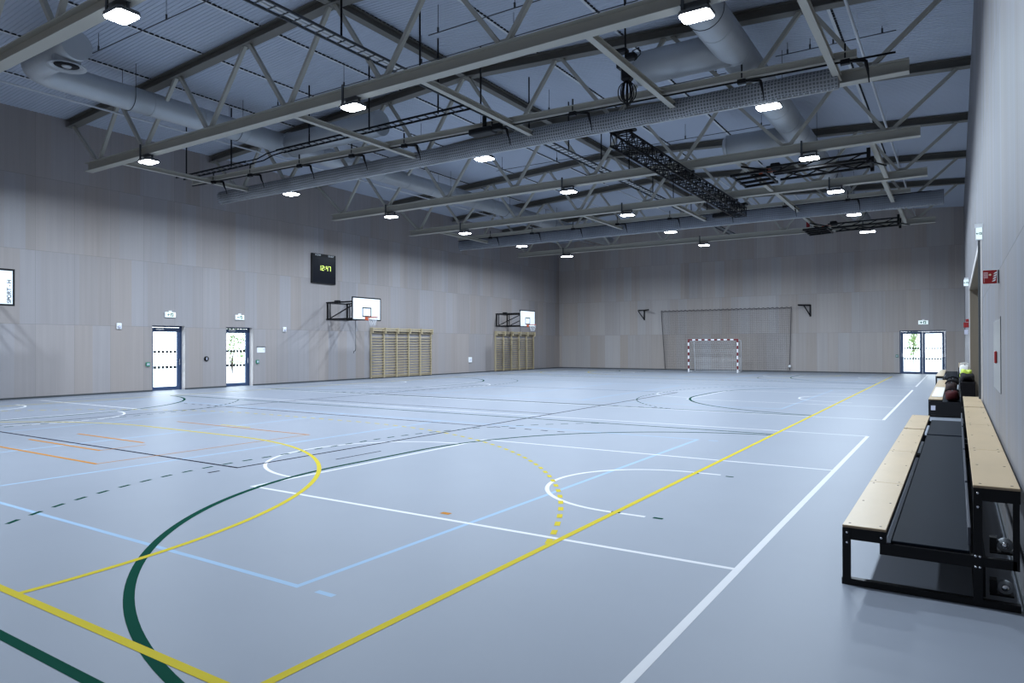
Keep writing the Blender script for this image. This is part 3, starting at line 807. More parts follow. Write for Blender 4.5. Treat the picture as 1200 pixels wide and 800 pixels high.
# ------------------------------------------------------------------ doors
def glazed_leaf(t, P, u0, u1, d, z1, stile, bot, top, handle_side):
    """P(u, d, z) maps the door's own plane to the place"""
    a = MB()
    def bx(m_, ua, ub, za, zb, da, db):
        q0, q1 = P(ua, da, za), P(ub, db, zb); m_.box(*q0, *q1)
    bx(a, u0, u0 + stile, 0.005, z1, d - 0.035, d + 0.035); bx(a, u1 - stile, u1, 0.005, z1, d - 0.035, d + 0.035)
    bx(a, u0 + stile, u1 - stile, 0.005, bot, d - 0.035, d + 0.035); bx(a, u0 + stile, u1 - stile, z1 - top, z1, d - 0.035, d + 0.035)
    leaf = a.build('door_leaf', m_navy, t)
    g_ = MB(); bx(g_, u0 + stile - 0.005, u1 - stile + 0.005, bot - 0.005, z1 - top + 0.005, d - 0.006, d + 0.006); g_.build('pane', m_glass, leaf)
    s = MB(); n = 6
    for zr in (0.89, 1.49):
        for i in range(n):
            uu = u0 + stile + (u1 - u0 - 2 * stile) * (i + 0.5) / n
            bx(s, uu - 0.05, uu + 0.05, zr - 0.05, zr + 0.05, d - 0.010, d + 0.010)
    s.build('safety_marks', m_black, leaf)
    h = MB(); hu = (u1 - stile * 0.5) if handle_side > 0 else (u0 + stile * 0.5)
    bx(h, hu - 0.012, hu + 0.012, 0.98, 1.2, d + 0.075, d + 0.095) ; bx(h, hu - 0.01, hu + 0.01, 1.0, 1.02, d + 0.03, d + 0.08); bx(h, hu - 0.01, hu + 0.01, 1.16, 1.18, d + 0.03, d + 0.08)
    h.build('door_handle', m_chrome, leaf)
    return leaf
def left_door(name, D, hs):
    t = bpy.data.objects.new(name, None); COL.objects.link(t); t.location = (XL - 0.30, D[0], 0); struct(t)
    P = lambda u, d, z: (XL - 0.27 + d, u, z)
    a = MB()
    for ua, ub, za, zb in ((D[0] + .002, D[0] + 0.05, 0, 2.498), (D[1] - 0.05, D[1] - .002, 0, 2.498), (D[0] + 0.05, D[1] - 0.05, 2.44, 2.498)):
        a.box(*P(ua, -0.05, za), *P(ub, 0.05, zb))
    a.build('door_frame', m_navy, t)
    glazed_leaf(t, P, D[0] + 0.055, D[1] - 0.055, 0.0, 2.43, 0.12, 0.14, 0.17, hs)
    c = MB(); uu = D[0] + 0.25 if hs > 0 else D[1] - 0.45
    c.cbox(*P(uu, 0.036, 2.33), *P(uu + 0.32, 0.09, 2.40), 0.01); c.build('door_closer', m_chrome, t)
left_door('door_1', D1, 1); left_door('door_2', D2, 1)
t = bpy.data.objects.new('door_3', None); COL.objects.link(t); t.location = (11.2, YB + 0.1, 0); struct(t)
P = lambda u, d, z: (u, YB + 0.1 - d, z)
a = MB()
for ua, ub, za, zb in ((DB[0] + .002, DB[0] + 0.06, 0, DB[3] - .002), (DB[1] - 0.06, DB[1] - .002, 0, DB[3] - .002), (DB[0] + 0.06, DB[1] - 0.06, DB[3] - 0.07, DB[3] - .002)):
    a.box(*P(ua, -0.05, za), *P(ub, 0.06, zb))
a.build('door_frame', m_navy, t)
mid = (DB[0] + DB[1]) / 2
glazed_leaf(t, P, DB[0] + 0.065, mid - 0.003, 0.0, DB[3] - 0.075, 0.13, 0.14, 0.13, -1)
glazed_leaf(t, P, mid + 0.003, DB[1] - 0.065, 0.0, DB[3] - 0.075, 0.13, 0.14, 0.13, 1)
c = MB(); c.cbox(*P(mid + 0.05, 0.036, 2.39), *P(mid + 0.36, 0.09, 2.45), 0.01); c.build('door_closer', m_chrome, t)
# wide store gate in the right wall
t = bpy.data.objects.new('door_4', None); COL.objects.link(t); t.location = (XR + 0.3, 18, 0); struct(t)
a = MB(); a.box(XR + 0.26, GATE[0] + 0.02, 0, XR + 0.32, GATE[1] - 0.02, GATE[3] - 0.02)
lf = a.build('door_leaf', m_khaki, t)
a = MB()
for yy in (14.4, 17, 19.6, 22.2): a.box(XR + 0.25, yy - 0.01, 0.05, XR + 0.262, yy + 0.01, GATE[3] - 0.05)
a.build('joint', m_dark, lf)
a = MB(); a.box(XR - 0.055, GATE[0] - 0.05, 0, XR + 0.25, GATE[0] + 0.0, GATE[3]); a.build('edge_strip', m_dark, t)
a = MB(); a.box(XR - 0.02, GATE[0] - 0.19, 0, XR - 0.001, GATE[0] - 0.055, GATE[3] + 0.12); a.box(XR - 0.02, GATE[0] - 0.055, GATE[3] + 0.002, XR - 0.001, GATE[1] + 0.1, GATE[3] + 0.12)
a.box(XR - 0.02, GATE[1] + 0.0, 0, XR - 0.001, GATE[1] + 0.1, GATE[3]); a.build('door_frame', m_reveal, t)

# ------------------------------------------------------------------ signs and boxes on the walls
def running_man(mb, P, s):
    """pictogram strokes in the sign's plane: figure, door and arrow"""
    def st(pts, w):
        for (a0, b0), (a1, b1) in zip(pts, pts[1:]):
            d = Vector((a1 - a0, b1 - b0)); d.normalize(); nx, ny = -d.y * w / 2, d.x * w / 2
            mb.poly([P((a0 - nx) * s, (b0 - ny) * s), P((a1 - nx) * s, (b1 - ny) * s), P((a1 + nx) * s, (b1 + ny) * s), P((a0 + nx) * s, (b0 + ny) * s)])
    mb.poly([P(0.02 * s, -0.36 * s), P(0.62 * s, -0.36 * s), P(0.62 * s, 0.36 * s), P(0.02 * s, 0.36 * s)])
    st([(-0.08, 0.0), (-0.62, 0.0)], 0.14); st([(-0.40, 0.24), (-0.64, 0.0), (-0.40, -0.24)], 0.14)
def man(mb, P, s):
    def st(pts, w):
        for (a0, b0), (a1, b1) in zip(pts, pts[1:]):
            d = Vector((a1 - a0, b1 - b0)); d.normalize(); nx, ny = -d.y * w / 2, d.x * w / 2
            mb.poly([P((a0 - nx) * s, (b0 - ny) * s), P((a1 - nx) * s, (b1 - ny) * s), P((a1 + nx) * s, (b1 + ny) * s), P((a0 + nx) * s, (b0 + ny) * s)])
    st([(0.36, 0.14), (0.28, -0.05), (0.36, -0.16), (0.30, -0.30)], 0.11); st([(0.28, -0.05), (0.14, -0.22)], 0.10); st([(0.18, 0.06), (0.32, 0.12), (0.48, 0.03)], 0.07)
    st([(0.33, 0.24), (0.43, 0.24)], 0.11)
def exit_sign(name, lab, origin, u, n, w=0.42, h=0.20, inv=False, both=False):
    """u = along the sign, n = out of its face"""
    O = Vector(origin); u = Vector(u); n = Vector(n); z = Vector((0, 0, 1))
    t = thing(name, lab, 'exit sign', origin)
    a = MB(); vs = []
    pts = [(-w/2, -h/2), (w/2, -h/2), (w/2, h/2), (-w/2, h/2)]
    a.prism(O, O + n * 0.045, u, z, pts); a.build('housing', m_white, t)
    a = MB(); q = [(x * 0.96, zz * 0.92) for x, zz in pts]; a.prism(O + n * 0.045, O + n * 0.05, u, z, q); a.build('lit_face', m_exit, t)
    a = MB(); running_man(a, lambda p, q_: O + n * 0.052 + u * p + z * q_, min(h * 0.95, w * 0.68)); a.build('pictogram', m_exitg, t)
    a = MB(); man(a, lambda p, q_: O + n * 0.0535 + u * p + z * q_, min(h * 0.95, w * 0.68)); a.build('running_figure', m_exit, t)
    a = MB(); a.prism(O + z * (h/2), O + z * (h/2 + 0.06), u, n, [(-0.06, 0.0), (0.06, 0.0), (0.06, 0.04), (-0.06, 0.04)]); a.build('bracket', m_white, t)
exit_sign('exit_sign', 'lit exit sign above the left glazed door', (XL, 13.02, 2.92), (0, 1, 0), (1, 0, 0))
exit_sign('exit_sign', 'lit exit sign above the glazed door nearer the middle of the left wall', (XL, 16.08, 2.92), (0, 1, 0), (1, 0, 0))
exit_sign('exit_sign', 'lit exit sign above the double glass door in the back wall', (11.28, YB, 2.98), (1, 0, 0), (0, -1, 0), 0.5, 0.24)
exit_sign('exit_sign', 'lit exit sign jutting from the right wall above the gate', (XR - 0.05, 11.3, 3.48), (1, 0, 0), (0, -1, 0), 0.085, 0.20)
exit_sign('exit_sign', 'small lit exit sign at the far end of the gate opening', (XR - 0.09, 25.3, 3.75), (1, 0, 0), (0, -1, 0), 0.14, 0.22)

def call_point(origin, n, lab):
    O = Vector(origin); n = Vector(n); u = Vector((n.y, -n.x, 0)) if abs(n.x) < 0.5 else Vector((0, 1, 0)); z = Vector((0, 0, 1))
    t = thing('release_button', lab, 'button', origin, 'green release buttons')
    a = MB(); a.prism(O, O + n * 0.05, u, z, [(-0.07, -0.075), (0.07, -0.075), (0.07, 0.075), (-0.07, 0.075)]); a.build('box', m_green, t)
    a = MB()
    for s in (-0.028, 0.028): a.prism(O + n * 0.05 + u * s, O + n * 0.055 + u * s, u, z, [(-0.018, -0.04), (0.018, -0.04), (0.018, 0.04), (-0.018, 0.04)])
    a.build('button_face', m_label, t)
call_point((XL, 12.15, 1.03), (1, 0, 0), 'small green release button left of the left glazed door')
call_point((XL, 16.97, 1.03), (1, 0, 0), 'small green release button under the notice frame by the second glazed door')
call_point((9.95, YB, 1.04), (0, -1, 0), 'small green release button left of the double door in the back wall')
def wall_box(name, lab, cat, y, z, w, h, d, m_, b=0.01):
    a = MB(); a.cbox(XL, y - w/2, z - h/2, XL + d, y + w/2, z + h/2, b); o = tag(a.build(name, m_), lab, cat); return o
def sensor(y, z, lab):
    t = thing('motion_sensor', lab, 'sensor', (XL, y, z), 'white motion sensors')
    a = MB(); a.cbox(XL, y - 0.09, z - 0.11, XL + 0.05, y + 0.09, z + 0.11, 0.015); a.build('housing', m_white, t)
    a = MB(); a.lathe((XL + 0.05, y, z - 0.02), [(0.06, 0.0), (0.05, 0.03), (0.02, 0.045)], axis='x', n=14); a.build('lens', m_label, t)
sensor(11.09, 2.44, 'small white motion sensor on the left wall, left of both glazed doors')
sensor(18.4, 2.45, 'small white motion sensor on the left wall, right of both glazed doors')
t = thing('wall_intercom', 'round black intercom on the panel between the two glazed doors', 'intercom', (XL, 14.55, 1.2))
a = MB(); a.lathe((XL, 14.55, 1.2), [(0.10, 0.0), (0.10, 0.035), (0.085, 0.05)], axis='x', n=18); a.build('housing', m_black, t)
a = MB(); a.box(XL + 0.05, 14.53, 1.15, XL + 0.055, 14.57, 1.25); a.build('slot', m_label, t)
t = thing('notice_frame', 'small white notice holder right of the second glazed door', 'notice', (XL, 17.2, 1.55))
a = MB(); a.box(XL, 16.96, 1.42, XL + 0.012, 17.36, 1.66); a.build('sheet', m_white, t)
a = MB(); a.box(XL, 16.95, 1.66, XL + 0.03, 17.37, 1.69); a.build('clip_rail', m_dark, t)
a = MB(); a.box(XL + 0.012, 17.27, 1.53, XL + 0.014, 17.33, 1.59); a.build('stamp', m_label, t)
t = thing('switch_box', 'small white switch box low on the left wall between the two climbing bar groups', 'switch', (XL, 32.5, 0.82))
a = MB(); a.cbox(XL, 32.33, 0.66, XL + 0.05, 32.67, 0.98, 0.012); a.build('housing', m_white, t)
a = MB(); a.box(XL + 0.05, 32.42, 0.76, XL + 0.058, 32.58, 0.88); a.build('rocker', m_label, t)

# scoreboard
t = thing('scoreboard', 'black electronic scoreboard on the left wall reading 12:47', 'scoreboard', (XL, 20.65, 5.36))
SY0, SY1, SZ0, SZ1 = 19.91, 21.39, 4.68, 6.09
a = MB(); a.cbox(XL + 0.003, SY0, SZ0, XL + 0.10, SY1, SZ1, 0.012); a.build('case', m_black, t)
a = MB(); a.box(XL + 0.10, SY0 + 0.04, SZ0 + 0.04, XL + 0.104, SY1 - 0.04, SZ1 - 0.14); a.build('screen', m_screen, t)
SEG = {'1': 'bc', '2': 'abged', '4': 'fgbc', '7': 'abc'}
def digit(mb, y, z, ch, w, h, th):
    for s_ in SEG[ch]:
        q = {'a': (0, h - th, w, h), 'g': (0, h/2 - th/2, w, h/2 + th/2), 'd': (0, 0, w, th), 'b': (w - th, h/2, w, h), 'c': (w - th, 0, w, h/2), 'f': (0, h/2, th, h), 'e': (0, 0, th, h/2)}[s_]
        mb.box(XL + 0.104, y + q[0] + 0.004, z + q[1] + 0.004, XL + 0.110, y + q[2] - 0.004, z + q[3] - 0.004)
a = MB()
for ch_, yy in zip('1247', (20.33, 20.50, 20.76, 20.93)): digit(a, yy, 5.30, ch_, 0.125, 0.24, 0.036)
for zz in (5.36, 5.46): a.box(XL + 0.104, 20.672, zz, XL + 0.110, 20.707, zz + 0.035)
a.build('digits', m_digit, t)
text_mesh('HOME', 0.12, 'lettering', m_white, t, (XL + 0.103, 20.27, SZ1 - 0.07), (0, 1, 0), (0, 0, 1))
text_mesh('GUEST', 0.12, 'lettering', m_white, t, (XL + 0.103, 21.08, SZ1 - 0.07), (0, 1, 0), (0, 0, 1))

# ------------------------------------------------------------------ wall-mounted basketball hoops
def wall_hoop(cy, lab):
    t = thing('basketball_hoop', lab, 'basketball hoop', (XL, cy, 3.4), 'wall-mounted basketball hoops')
    bxp = -10.5; z0, z1 = 2.92, 3.97
    a = MB(); a.box(bxp - 0.02, cy - 0.92, z0, bxp, cy + 0.92, z1); bd = a.build('backboard', m_offw, t)
    a = MB(); X0, X1 = bxp - 0.03, bxp + 0.006; w = 0.055
    a.box(X0, cy - 0.94, z0 - 0.02, X1, cy + 0.94, z0 + w - 0.02); a.box(X0, cy - 0.94, z1 - w + 0.02, X1, cy + 0.94, z1 + 0.02)
    a.box(X0, cy - 0.94, z0 + w - 0.02, X1, cy - 0.94 + w, z1 - w + 0.02); a.box(X0, cy + 0.94 - w, z0 + w - 0.02, X1, cy + 0.94, z1 - w + 0.02)
    a.build('board_edge', m_black, bd)
    a = MB(); X1 = bxp + 0.004; s0, s1 = z0 + 0.15, z0 + 0.60
    a.box(bxp, cy - 0.295, s0, X1, cy + 0.295, s0 + 0.05); a.box(bxp, cy - 0.295, s1 - 0.05, X1, cy + 0.295, s1)
    a.box(bxp, cy - 0.295, s0 + 0.05, X1, cy - 0.245, s1 - 0.05); a.box(bxp, cy + 0.245, s0 + 0.05, X1, cy + 0.295, s1 - 0.05)
    a.build('target_square', m_black, bd)
    r = MB(); zc = 3.05
    r.tube([(bxp + 0.38 + 0.225 * math.cos(q), cy + 0.225 * math.sin(q), zc) for q in [2*math.pi*i/28 for i in range(28)]], 0.016, 8, closed=True)
    r.cbox(bxp, cy - 0.13, zc - 0.14, bxp + 0.02, cy + 0.13, zc + 0.02, 0.004)
    for s in (-0.09, 0.09): r.bar((bxp + 0.02, cy + s, zc - 0.01), (bxp + 0.17, cy + s, zc - 0.005), 0.03, 0.03)
    r.build('rim', m_rim, t)
    nt = MB()
    for k in range(12):
        for sg in (-1, 1):
            pts = []
            for j in range(7):
                f = j / 6; rad = 0.215 * (1 - 0.48 * f); an = 2*math.pi*k/12 + sg * f * 1.05
                pts.append((bxp + 0.38 + rad * math.cos(an), cy + rad * math.sin(an), zc - 0.02 - 0.40 * f))
            nt.tube(pts, 0.005, 4)
    nt.build('net', m_cord, t)
    zf0, zf1 = 2.96, 3.82
    for yy in (cy - 0.52, cy + 0.75):
        f = MB(); e = 0.07
        f.bar((XL + 0.03, yy, zf0), (XL + 0.03, yy, zf1), e, e, (0, 1, 0)); f.bar((bxp - 0.08, yy, zf0), (bxp - 0.08, yy, zf1), e, e, (0, 1, 0))
        f.bar((XL + 0.065, yy, zf1 - 0.03), (bxp - 0.03, yy, zf1 - 0.03), e, e); f.bar((XL + 0.065, yy, zf0 + 0.03), (bxp - 0.03, yy, zf0 + 0.03), e, e)
        f.bar((XL + 0.2, yy, zf0 + 0.07), (XL + 0.2, yy, zf1 - 0.07), 0.04, 0.04, (0, 1, 0))
        f.bar((XL + 0.22, yy, zf0 + 0.08), (bxp - 0.1, yy, zf1 - 0.08), 0.045, 0.045)
        f.build('swing_frame', m_black, t)
    for zz in (zf0 + 0.03, zf1 - 0.03):
        f = MB(); f.bar((bxp - 0.06, cy - 0.5, zz), (bxp - 0.06, cy + 0.73, zz), 0.06, 0.06); f.build('cross_bar', m_black, t)
        f = MB(); f.bar((XL + 0.02, cy - 0.6, zz), (XL + 0.02, cy + 0.85, zz), 0.06, 0.04); f.build('wall_rail', m_black, t)
    f = MB()
    f.cbox(XL + 0.55, cy - 0.60, zf1 - 0.10, XL + 0.85, cy - 0.44, zf1 + 0.06, 0.02)
    f.build('motor', m_black, t)
    f = MB(); yy = cy - 0.45; X = bxp - 0.28
    f.tube([(X, yy, zf0), (X, yy, 1.55), (X - 0.03, yy, 1.47), (X - 0.13, yy, 1.45), (X - 0.13, yy, 1.36)], 0.014, 6); f.build('crank', m_dark, t)
    return t
wall_hoop(21.45, 'basketball hoop on a black swing frame above the nearer climbing bars')
wall_hoop(35.95, 'farther basketball hoop on a black swing frame over the far climbing bars')
t0 = wall_hoop(6.05, 'basketball backboard cut off by the left edge of the photo')
text_mesh('SPORT - H', 0.15, 'lettering', m_dark, [c for c in t0.children if c.name.startswith('backboard')][0], (-10.494, 6.05 + 0.80, 3.33), (0, 0, 1), (0, -1, 0))

# ------------------------------------------------------------------ wall bars
def make_bars(w):
    t = thing('wall_bars', '', 'climbing bars', (XL, 0, 0)); t['_local'] = 1
    for yy in (0.0, w):
        p = MB(); q0 = yy - 0.032 if yy else 0.002; q1 = yy + 0.0 if yy else 0.034
        if yy: q0, q1 = w - 0.034, w - 0.002
        p.cbox(0.012, q0, 0.03, 0.13, q1, 2.45, 0.006); p.cbox(0.012, q0 - 0.003, 2.35, 0.26, q1 + 0.003, 2.66, 0.02)
        p.build('upright', m_pine2, t)
    zs = [0.16 + i * 0.142 for i in range(15)] + [2.38]
    for i, z in enumerate(zs):
        r = MB(); prof_ = [(0.019 * math.cos(q), 0.027 * math.sin(q)) for q in [2*math.pi*k/10 for k in range(10)]]
        r.prism(Vector((0.085, 0.034, z)), Vector((0.085, w - 0.034, z)), Vector((1, 0, 0)), Vector((0, 0, 1)), prof_, smooth=True); r.build('rung', m_pine, t)
    for z in (2.50, 2.60, 0.08):
        r = MB(); r.cbox(0.16 if z > 1 else 0.02, 0.034, z - 0.03, 0.20 if z > 1 else 0.06, w - 0.034, z + 0.035, 0.008); r.build('rail', m_pine, t)
    return t
BW = 0.972
base = make_bars(BW)
PLACE = ['leftmost', 'second from the left', 'middle', 'fourth from the left', 'rightmost']
for gi, (Y0, nm) in enumerate(((23.78, 'nearer group by the scoreboard side'), (35.2, 'far group below the far hoop'))):
    for i in range(5):
        o = base if (gi == 0 and i == 0) else copy_tree(base)
        o.location = (XL, Y0 + i * BW, 0)
        o['label'] = '%s of five pine climbing bars, %s' % (PLACE[i], nm); o['group'] = 'climbing bars, ' + nm

# ------------------------------------------------------------------ handball goal
GX, GY = 0.02, 41.0
t = thing('handball_goal', 'red and white handball goal with white net before the back wall', 'goal', (GX, GY, 0))
def striped(p0, p1, n, start):
    m_ = MB(); p0, p1 = Vector(p0), Vector(p1)
    for i in range(n): m_.bar(p0.lerp(p1, i/n), p0.lerp(p1, (i+1)/n), 0.08, 0.08, (0, 1, 0), mi=(i + start) % 2)
    return m_
for s in (-1, 1):
    striped((GX + s * 1.54, GY, 0), (GX + s * 1.54, GY, 2.08), 10, 0).build('post', [m_gw, m_red], t)
striped((GX - 1.50, GY, 2.04), (GX + 1.50, GY, 2.04), 15, 1).build('crossbar', [m_gw, m_red], t)
a = MB()
for s in (-1, 1):
    a.tube([(GX + s * 1.54, GY + 0.04, 2.02), (GX + s * 1.52, GY + 0.85, 1.98), (GX + s * 1.5, GY + 0.95, 1.9), (GX + s * 1.48, GY + 1.1, 0.03)], 0.022, 8)
    a.tube([(GX + s * 1.54, GY + 0.04, 0.03), (GX + s * 1.48, GY + 1.1, 0.03)], 0.02, 8)
a.tube([(GX - 1.48, GY + 1.1, 0.03), (GX + 1.48, GY + 1.1, 0.03)], 0.02, 8)
a.build('net_support', m_gw, t)
a = MB(); st = 0.10
def back(u, v):  # net surface: v 0..1 from the crossbar back and down
    zz = 2.0 - 1.96 * v; yy = GY + 0.10 + 0.85 * min(1, v * 2.2) ** 0.7
    return (u, yy, zz)
n = 30
for i in range(n + 1):
    u = GX - 1.46 + 2.92 * i / n; a.tube([back(u, j / 14) for j in range(15)], 0.006, 4)
for j in range(21):
    a.tube([back(GX - 1.46 + 2.92 * i / 4, j / 20) for i in range(5)], 0.006, 4)
for s in (-1, 1):
    for j in range(19):
        zz = 0.08 + j * 0.105; q = back(GX + s * 1.48, (2.0 - zz) / 1.96); a.tube([(GX + s * 1.52, GY + 0.04, zz), q], 0.005, 4)
a.build('net', m_cord, t)

# protective net behind the goal
t = thing('protective_net', 'dark protective net hanging on the back wall behind the goal', 'net', (0, 43.9, 2))
a = MB(); x0, x1 = -4.42, 4.14
def pn(u, v):
    sc = 0.06 * abs(math.sin(u * 26)) * (1 if v > 0.995 else 0)
    return (x0 + (x1 - x0) * u + (0.26 * (1 - v) if u < 0.5 else -0.12 * (1 - v)) * abs(2 * u - 1), 43.88 + 0.03 * math.sin(u * 19), 0.1 + 4.0 * v - sc)
for i in range(73): a.tube([pn(i / 72, j / 6) for j in range(7)], 0.0038, 4)
for j in range(35): a.tube([pn(i / 36, j / 34) for i in range(37)], 0.0038, 4)
a.build('mesh', m_cordd, t)
a = MB(); a.tube([pn(0, j / 12) for j in range(13)], 0.022, 6); a.tube([pn(1, j / 12) for j in range(13)], 0.022, 6)
a.tube([(x0 + (x1 - x0) * i / 60, 43.88, 4.1 - (0.07 if i % 2 else 0.0)) for i in range(61)], 0.018, 5); a.build('border_rope', m_cordd, t)
a = MB()
for i in range(0, 31): 
    x = x0 + (x1 - x0) * i / 30; a.tube([(x, 43.88, 4.08), (x, 44.005, 4.12)], 0.012, 5)
a.build('wall_hook', m_dark, t)
a = MB(); a.lathe((4.03, 43.86, 0.35), [(0.03, -0.09), (0.085, -0.04), (0.085, 0.04), (0.03, 0.09)], n=12); a.build('weight', m_white, t)

# black volleyball wall brackets
for x, sg, lab in ((-5.72, 1, 'black folding arm bracket on the back wall, left of the protective net'), (5.24, -1, 'black folding arm bracket on the back wall, right of the protective net')):
    t = thing('wall_bracket', lab, 'bracket', (x, YB, 3.9), 'arm brackets on the back wall')
    a = MB(); a.bar((x, YB - 0.03, 3.48), (x, YB - 0.03, 4.22), 0.09, 0.05, (0, 1, 0)); a.build('wall_plate', m_black, t)
    a = MB(); d = Vector((0.55 if sg > 0 else -0.62, -0.55, 0)); a.bar(Vector((x, YB - 0.06, 4.18)), Vector((x, YB - 0.06, 4.18)) + d, 0.07, 0.09)
    a.bar(Vector((x - (0.45 if sg > 0 else 0.62), YB - 0.10, 4.19)), Vector((x, YB - 0.08, 4.19)), 0.05, 0.07); a.build('arm', m_black, t)
    a = MB(); a.bar((x, YB - 0.06, 3.52), Vector((x, YB - 0.06, 4.15)) + Vector((-0.42 if sg > 0 else -0.32, -0.1 if sg > 0 else -.3, 0)), 0.05, 0.05); a.build('brace', m_black, t)

# ------------------------------------------------------------------ right wall fittings
t = thing('fire_sign', 'red fire hose sign with flames jutting from the right wall', 'sign', (13.18, 6.3, 2.38))
O = Vector((13.182, 6.3, 2.375)); n_ = Vector((0, -1, 0)); u = Vector((1, 0, 0)); z = Vector((0, 0, 1))
w, h = 0.128, 0.145
def pl(m_, d0, d1, x0, z0, x1, z1): m_.prism(O + n_ * d0, O + n_ * d1, u, z, [(x0, z0), (x1, z0), (x1, z1), (x0, z1)])
a = MB(); pl(a, 0, 0.012, -w/2, -h/2, w/2, h/2); a.build('plate', m_white, t)
a = MB(); pl(a, 0.012, 0.0135, -w/2 + .006, -h/2 + .006, w/2 - .006, h/2 - .006); a.build('red_field', m_firered, t)
a = MB(); pl(a, 0.0135, 0.0145, -0.052, -0.012, -0.016, 0.046); pl(a, 0.0135, 0.0145, -0.047, -0.055, -0.044, -0.012); a.build('hose_reel_picture', m_pink, t)
a = MB()
for i in range(4): pl(a, 0.0145, 0.0152, -0.050, 0.0 + i * 0.011, -0.018, 0.003 + i * 0.011)
a.build('hose_lines', m_firered, t)
a = MB()
for i in range(4):
    q = O + n_ * 0.0146; zz = -0.050 + i * 0.025; xx = 0.016 + 0.004 * i
    a.poly([q + u * (xx) + z * zz, q + u * (xx + 0.028) + z * (zz + 0.008), q + u * (xx + 0.034) + z * (zz + 0.028), q + u * (xx + 0.014) + z * (zz + 0.018)])
a.build('flames', m_gw, t)
a = MB(); q = O + n_ * 0.0146
a.poly([q + u * -0.012 + z * 0.02, q + u * 0.002 + z * 0.008, q + u * 0.014 + z * 0.02, q + u * 0.002 + z * 0.032]); a.build('arrow', m_cream, t)
a = MB(); a.box(13.235, 6.29, 2.31, XR, 6.312, 2.44); a.build('bracket', m_dark, t)
t = thing('hose_cabinet', 'flush pale hose cabinet door with red handle in the right wall', 'cabinet', (XR, 6.4, 1.6))
a = MB(); a.cbox(XR - 0.006, 6.06, 1.22, XR - 0.001, 7.5, 1.95, 0.002); a.build('door', m_cab, t)
a = MB(); a.box(XR - 0.006, 6.045, 1.22, XR - 0.001, 6.056, 1.97); a.build('edge_gap', m_dark, t)
a = MB(); a.cbox(XR - 0.03, 6.68, 1.50, XR - 0.006, 6.78, 1.63, 0.008); a.build('handle', m_firered, t)
t = thing('alarm_box', 'small red alarm box at the far end of the gate opening', 'alarm', (XR - 0.05, 27, 2.4))
a = MB(); a.cbox(XR - 0.16, 26.9, 2.30, XR - 0.001, 27.1, 2.48, 0.01); a.cbox(XR - 0.10, 26.92, 2.5, XR - 0.001, 27.08, 2.6, 0.01); a.build('housing', m_firered, t)
a = MB(); a.box(XR - 0.14, 26.88, 2.06, XR - 0.03, 26.9, 2.22); a.build('label_plate', m_label, t)

